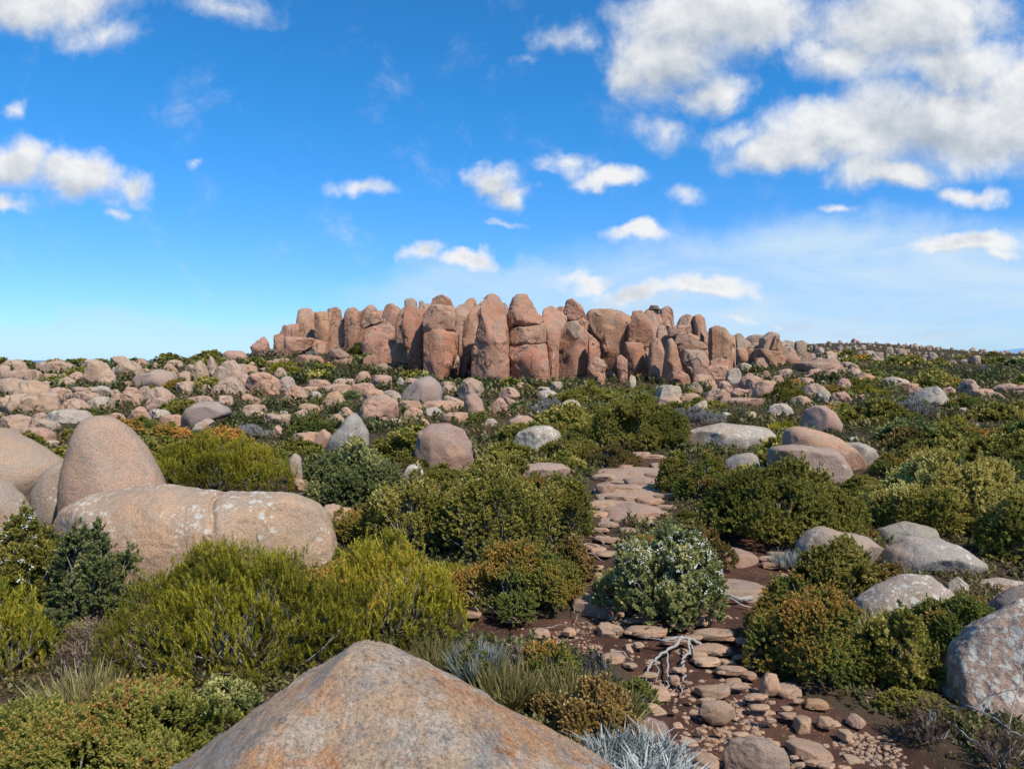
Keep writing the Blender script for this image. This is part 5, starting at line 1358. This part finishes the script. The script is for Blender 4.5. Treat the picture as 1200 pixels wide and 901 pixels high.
# ---------------------------------------------------------------- scrub filling the slopes: single bushes, each a copy with its own foliage
SCRUB = [('leafy', .42, 'green leafy'), ('leafy', .30, 'dark green'), ('heath', .28, 'olive heath'), ('heath', .46, 'olive-brown heath'), ('blue', .40, 'grey-green'),
         ('feather', .30, 'yellow-green'), ('brown', .5, 'brown twiggy'), ('grey', .12, 'dead grey'), ('rust', .3, 'rusty heath')]
SPW = [.30, .22, .17, .12, .07, .05, .03, .02, .02]
def scrub():
    rng = np.random.RandomState(11)
    proto = {}
    for lod, (lsc, nst) in enumerate([(1.35, 12), (2.4, 0), (4.2, 0)]):
        for j, (kd, t0, nm) in enumerate(SCRUB):
            for v in range(2):
                proto[(lod, j, v)] = None
    placed = []
    def ok(px, row, wpx, hpx, x, y, r):
        for a in placed:
            if math.hypot(x - a[0], y - a[1]) < (r + a[2]) * .55: return False
        for q in PLANTS:
            if abs(x - q[5]) < q[7] * .85 + r * .5 and abs(y - q[6]) < q[8] * .85 + r * .5: return False
        for q in ROCKS:
            if abs(x - q[5]) < q[7] * .8 + r * .45 and abs(y - q[6]) < q[8] * .8 + r * .45: return False
            if q[4] > y:            # must not hide a boulder that stands behind
                ox = min(px + wpx * .42, q[1]) - max(px - wpx * .42, q[0]); oy = min(row, q[2] + .62 * (q[3] - q[2])) - max(row - hpx * .9, q[2])
                if ox > 0 and oy > 0 and ox * oy > .16 * (q[1] - q[0]) * (q[3] - q[2]): return False
        return True
    n = 0
    for t in range(16000):
        if n >= 290: break
        px = rng.uniform(-30, 1230)
        u = rng.rand()
        row = 412 + (860 - 412) * u ** 1.55
        x, y, z = ground(px, row)
        if y > 150 or y < 4.4: continue
        if rng.rand() < .45 and y > 48: continue
        if px < 700 and row > 790: continue
        w = rng.uniform(1.0, 2.5) * (1 if y > 14 else .45) * (1.0 if y < 60 else 1.3)
        h = w * rng.uniform(.28, .42)
        wpx, hpx = w * F / y, h * F / y
        if row - hpx < 404 and px < 940 and 300 < px: continue
        if float(path_dist(np.array([x]), np.array([y]))[0]) < w * .45: continue
        if not ok(px, row, wpx, hpx, x, y, w / 2): continue
        j = rng.choice(len(SCRUB), p=np.array(SPW) / sum(SPW)); v = rng.randint(2)
        lod = 0 if y < 15 else 1 if y < 42 else 2
        key = (lod, j, v)
        if y < 18 and SCRUB[j][0] == 'grey': j = 1
        key = (lod, j, v)
        kd, t0, nm = SCRUB[j]
        if proto[key] is None:
            root = empty(KIND[kd][5], (0, 0, 0))
            shrub_parts(root, 300 + j * 10 + v + lod * 100, 1.3, 1.2, .56, kd, lsc=(1.35, 2.4, 4.2)[lod], far=lod == 2, stems=(12, 0, 0)[lod], tint0=t0, dens=(1.05, 1.1, 1.3)[lod], flat=.55)
            proto[key] = root
        else:
            root = proto[key].copy(); COL.objects.link(root)
            for ch in proto[key].children:
                c = ch.copy(); COL.objects.link(c); c.parent = root
        s = w / 1.3
        root.location = (x, y, z - .02); root.rotation_euler = (0, 0, rng.rand() * 6.28); root.scale = (s, s, h / .56)
        size = 'large' if w > 2.1 else 'small' if w < 1.1 else 'rounded'
        noun = 'bush'
        if y > 70 and px > 940:
            tag(root, 'dark low bush among many others on the far right slope', 'shrub', 'bushes on the far slope')
        else:
            tag(root, auto_label(px, row - hpx / 2, f'{size} {nm}', noun), 'shrub', 'bushes of the rocky heath')
        placed.append((x, y, w / 2)); n += 1
    return n
print('scrub', scrub())

def heath_cover():
    """low cover between the bushes that nobody could count: one object"""
    rng = np.random.RandomState(3)
    N = 110000
    az = rng.uniform(-.72, .72, N); y = np.exp(rng.uniform(math.log(3.2), math.log(240), N)); x = np.tan(az) * y
    d = path_dist(x, y)
    keep = d > .05 + .25 * rng.rand(N) ** 2
    for q in ROCKS:
        keep &= ~((np.abs(x - q[5]) < q[7] * .62) & (np.abs(y - q[6]) < q[8] * .62))
    keep &= (y < 110) | (x > .12 * y)
    x, y = x[keep], y[keep]
    z = height(x, y)
    n = len(x); print('heath', n)
    sc = (.032 + .0056 * y) * rng.uniform(.6, 1.5, n)
    sc = np.minimum(sc, np.where(y > 70, .24, .44)) * np.clip(.85 + .9 * vnoise(np.stack([x * .45, y * .45, 0 * x], 1), 23) + .5 * vnoise(np.stack([x * 1.6, y * 1.6, 0 * x], 1), 24), .45, np.where(y < 10, .95, 1.7))
    p3 = np.stack([x, y, 0 * x], 1)
    tint = .34 + .30 * fbm(p3 * .16, 3, 15) + rng.normal(0, .13, n)
    ax = np.stack([rng.normal(0, .25, n), rng.normal(0, .25, n), np.ones(n)], 1); ax /= np.linalg.norm(ax, axis=1)[:, None]
    V, Fa, T = instance([tpl_leafy(9, s, .55, .17, .85) for s in (41, 42, 43)], np.stack([x, y, z - .02], 1), ax, sc, tint, rng)
    m = leaf_material('heath_cover_leaf', [(0, (.055, .062, .020)), (.35, (.12, .13, .040)), (.65, (.19, .18, .06)), (.88, (.24, .17, .07)), (1, (.32, .19, .09))], .2, 0)
    o = mk('heath_cover', V, Fa, m, None, np.clip(T, 0, 1), smooth=False)
    o['kind'] = 'stuff'; o['label'] = 'low olive and brown ground cover between the bushes and boulders'; o['category'] = 'ground cover'
heath_cover()
# ---------------------------------------------------------------- sun, sky with clouds, camera
SUN_EL, SUN_AZ = R(51), R(138)          # azimuth clockwise from the view direction (+y)
sd = np.array([math.sin(SUN_AZ) * math.cos(SUN_EL), math.cos(SUN_AZ) * math.cos(SUN_EL), math.sin(SUN_EL)])
from mathutils import Vector
ld = bpy.data.lights.new('sun', 'SUN'); ld.energy = 5.0; ld.angle = R(.53); ld.color = (1.0, .95, .86)
lo_ = bpy.data.objects.new('sun', ld); COL.objects.link(lo_)
lo_.rotation_euler = Vector(sd).to_track_quat('Z', 'Y').to_euler(); lo_.location = (30, -20, 60)

W = bpy.data.worlds.new('World'); SC.world = W; W.use_nodes = True
nt = NT(W.node_tree); W.node_tree.nodes.clear()
sky = nt.n('ShaderNodeTexSky', sky_type='NISHITA', sun_disc=False)
sky.sun_elevation = SUN_EL; sky.sun_rotation = SUN_AZ; sky.altitude = 1200; sky.air_density = 1.0; sky.dust_density = .3; sky.ozone_density = 2.0
tc = nt.n('ShaderNodeTexCoord'); D = tc.outputs['Generated']
sep = nt.n('ShaderNodeSeparateXYZ'); nt.put(sep.inputs[0], D)
# cloud deck coordinates: slope of the direction (x/y, z/y) ahead, mirrored behind
ay = nt.math('MAXIMUM', nt.math('ABSOLUTE', sep.outputs[1]), .12)
cb = nt.n('ShaderNodeCombineXYZ')
nt.put(cb.inputs[0], nt.math('DIVIDE', sep.outputs[0], ay)); nt.put(cb.inputs[1], nt.math('DIVIDE', sep.outputs[2], ay)); 
nt.put(cb.inputs[2], nt.step(sep.outputs[1], -.02, .02, 3.0, 0.0))
P = cb.outputs[0]
wn = nt.n('ShaderNodeTexNoise'); nt.put(wn.inputs['Vector'], P); wn.inputs['Scale'].default_value = 7; wn.inputs['Detail'].default_value = 5; wn.inputs['Roughness'].default_value = .6
Pw = nt.vmath('ADD', P, nt.vmath('MULTIPLY', nt.vmath('SUBTRACT', wn.outputs['Color'], (.5, .5, .5)), (.15, .10, 0)))
CL = [  # where each cloud lies (photo position), half width, half height, thickness
    (50,-5,130,42,1.0),(120,38,55,30,.55),(265,8,75,26,.5),(20,190,60,40,1.0),(85,208,75,34,1.1),(150,215,45,24,.8),(15,238,40,16,.8),(128,247,28,9,.5),
    (8,124,22,14,.5),(420,226,38,16,.7),(575,208,46,24,1.0),(600,225,36,24,.9),(660,190,40,16,.7),(705,206,50,17,.8),(500,300,32,18,1.0),(545,309,42,13,1.0),(590,267,36,7,.45),(737,277,46,15,1.0),
    (690,328,52,10,.8),(745,343,60,12,.9),(822,336,66,18,1.1),(232,190,14,7,.35),(790,60,95,62,1.0),(740,85,45,34,.8),(845,20,150,52,1.0),(830,105,50,34,.9),(655,40,50,20,.45),(620,62,30,10,.25),
    (1060,25,150,58,1.05),(1120,75,130,42,1.05),(985,70,70,40,.9),(1000,160,150,44,1.1),(1110,140,160,62,1.15),(925,178,82,34,1.05),(1035,205,90,26,1.0),(1190,120,90,70,1.1),(865,155,55,22,.6),
    (785,150,40,30,.5),(805,222,44,16,.45),(978,247,42,9,.6),(1137,230,40,16,.7),(1142,288,66,17,1.1),(1108,293,46,11,.9),(1170,302,40,8,.7),(862,370,26,6,.45),(912,372,14,4,.4),(770,356,60,7,.4),(700,352,40,6,.4)]
def pv(px, py):
    v = ray(px, py); return v[0] / v[1], v[2] / v[1]
def blobs(vec):
    d = None
    for cx, cy, rx, ry, a in CL:
        X, Z = pv(cx, cy); ix, iz = F / (rx * 1.12), F / (ry * 1.12)
        q = nt.vmath('MULTIPLY_ADD', vec, (ix, iz, 1), (-X * ix, -Z * iz, 0))
        v = nt.math('MULTIPLY_ADD', nt.vmath('LENGTH', q), -a, a)
        d = v if d is None else nt.math('SMOOTH_MAX', d, v, .15)
    return d
dens = blobs(Pw)
dens_up = blobs(nt.vmath('ADD', Pw, (.010, .026, 0)))      # the cloud a little way towards the light
edge = nt.math('SUBTRACT', dens, dens_up)
# clouds elsewhere around the sky
nb = nt.noise(nt.vmath('MULTIPLY', D, (1, 1, 2.2)), 1.6, 6, .55)
away = nt.step(sep.outputs[1], .45, .1)
dens = nt.math('MAXIMUM', dens, nt.math('MULTIPLY', nt.math('SUBTRACT', nb, .56), nt.math('MULTIPLY', away, 4)))
fn = nt.noise(P, 10, 11, .64, .25); fn2 = nt.noise(nt.vmath('ADD', P, (.016, .026, 0)), 10, 11, .64, .25)
body = nt.math('ADD', dens, nt.math('MULTIPLY', nt.math('SUBTRACT', fn, .5), 1.15))
cov = nt.step(body, .02, .72)
lit = nt.math('MULTIPLY', nt.math('SUBTRACT', fn, fn2), 1.7)
lowf = nt.noise(P, 5.5, 5, .55); lowf2 = nt.noise(nt.vmath('ADD', P, (.03, .06, 0)), 5.5, 5, .55)
lit = nt.math('ADD', lit, nt.math('MULTIPLY', nt.math('SUBTRACT', lowf, lowf2), 1.5))
thick = nt.step(dens, .25, 1.0)
shade = nt.math('ADD', nt.math('SUBTRACT', .74, nt.math('MULTIPLY', thick, .30)), nt.math('ADD', lit, nt.math('MULTIPLY', nt.math('MINIMUM', nt.math('MAXIMUM', edge, -.4), .4), .75)))
ccol = nt.ramp(shade, [(0.0, (.50, .56, .64)), (.35, (.64, .69, .75)), (.62, (.80, .83, .87)), (1.0, (1.02, 1.02, 1.02))])
# thin veils near the horizon
vn = nt.noise(nt.vmath('MULTIPLY', P, (2.2, 9, 1)), 1.6, 7, .6, .6)
veil = None
for cx, cy, rx, ry, a in [(1060,345,400,80,1.0),(640,345,210,34,.75),(90,395,330,26,.4),(1000,385,320,22,.5)]:
    X, Z = pv(cx, cy); ix, iz = F / rx, F / ry
    l = nt.vmath('LENGTH', nt.vmath('MULTIPLY_ADD', Pw, (ix, iz, 1), (-X * ix, -Z * iz, 0)))
    v = nt.math('MULTIPLY', nt.step(l, 1.3, .7), a)
    veil = v if veil is None else nt.math('MAXIMUM', veil, v)
veil = nt.math('MULTIPLY', veil, nt.step(vn, .30, .66, .5, 1.0))
# low broken bank on the right
bn = nt.noise(nt.vmath('MULTIPLY', P, (9, 34, 1)), 1.0, 6, .62)
X, Z = pv(1040, 386); 
l = nt.vmath('LENGTH', nt.vmath('MULTIPLY_ADD', P, (F / 230, F / 15, 1), (-X * F / 230, -Z * F / 15, 0)))
bank = nt.math('MULTIPLY', nt.step(l, 1.1, .3), nt.step(bn, .50, .64))
# sky colour: Nishita, deepened to the clear southern blue
tintc = nt.mix(nt.step(sep.outputs[2], .0, .34), (.50, .82, 1.33), (.25, 1.0, 1.52))
base = nt.mix(1.0, sky.outputs[0], tintc, 'MULTIPLY')
ga = nt.n('ShaderNodeGamma'); nt.put(ga.inputs[0], base); ga.inputs[1].default_value = 1.0
skyc = ga.outputs[0]
K_ = 9.2        # clouds are given for a background strength of 0.1
sc_ = lambda c: nt.vmath('SCALE', c, None)
def scale(c, k):
    o = nt.n('ShaderNodeVectorMath', operation='SCALE'); nt.put(o.inputs[0], c); o.inputs['Scale'].default_value = k
    return o.outputs[0]
cloudc = scale(ccol, K_ * .80)
hor = scale(nt.mix(.5, (.50, .68, .86), (.56, .70, .84)), K_ * 1.0)
c = nt.mix(nt.math('MULTIPLY', veil, 1.0), skyc, hor)
c = nt.mix(nt.math('MULTIPLY', bank, .7), c, scale(nt.ramp(bn, [(.5, (.42, .55, .72)), (.72, (.86, .90, .95))]), K_ * .85))
c = nt.mix(nt.math('MULTIPLY', cov, .97), c, cloudc)
bg = nt.n('ShaderNodeBackground'); nt.put(bg.inputs[0], c); bg.inputs[1].default_value = .122
ow = nt.n('ShaderNodeOutputWorld'); nt.l.new(bg.outputs[0], ow.inputs[0])

cam = bpy.data.cameras.new('camera'); co = bpy.data.objects.new('camera', cam); COL.objects.link(co)
cam.sensor_width = 36; cam.lens = 36 * F / 1200; cam.clip_start = .05; cam.clip_end = 60000
co.location = (0, 0, EYE); co.rotation_euler = (math.pi / 2 - PITCH, 0, 0)
SC.camera = co
SC.view_settings.view_transform = 'Standard'; SC.view_settings.look = 'None'
SC.view_settings.exposure = 0; SC.view_settings.gamma = 1
SC.render.engine = 'CYCLES'
SC.cycles.use_denoising = True
SC.cycles.max_bounces = 5; SC.cycles.diffuse_bounces = 2; SC.cycles.glossy_bounces = 1; SC.cycles.transmission_bounces = 2
SC.cycles.use_adaptive_sampling = True; SC.cycles.adaptive_threshold = .02
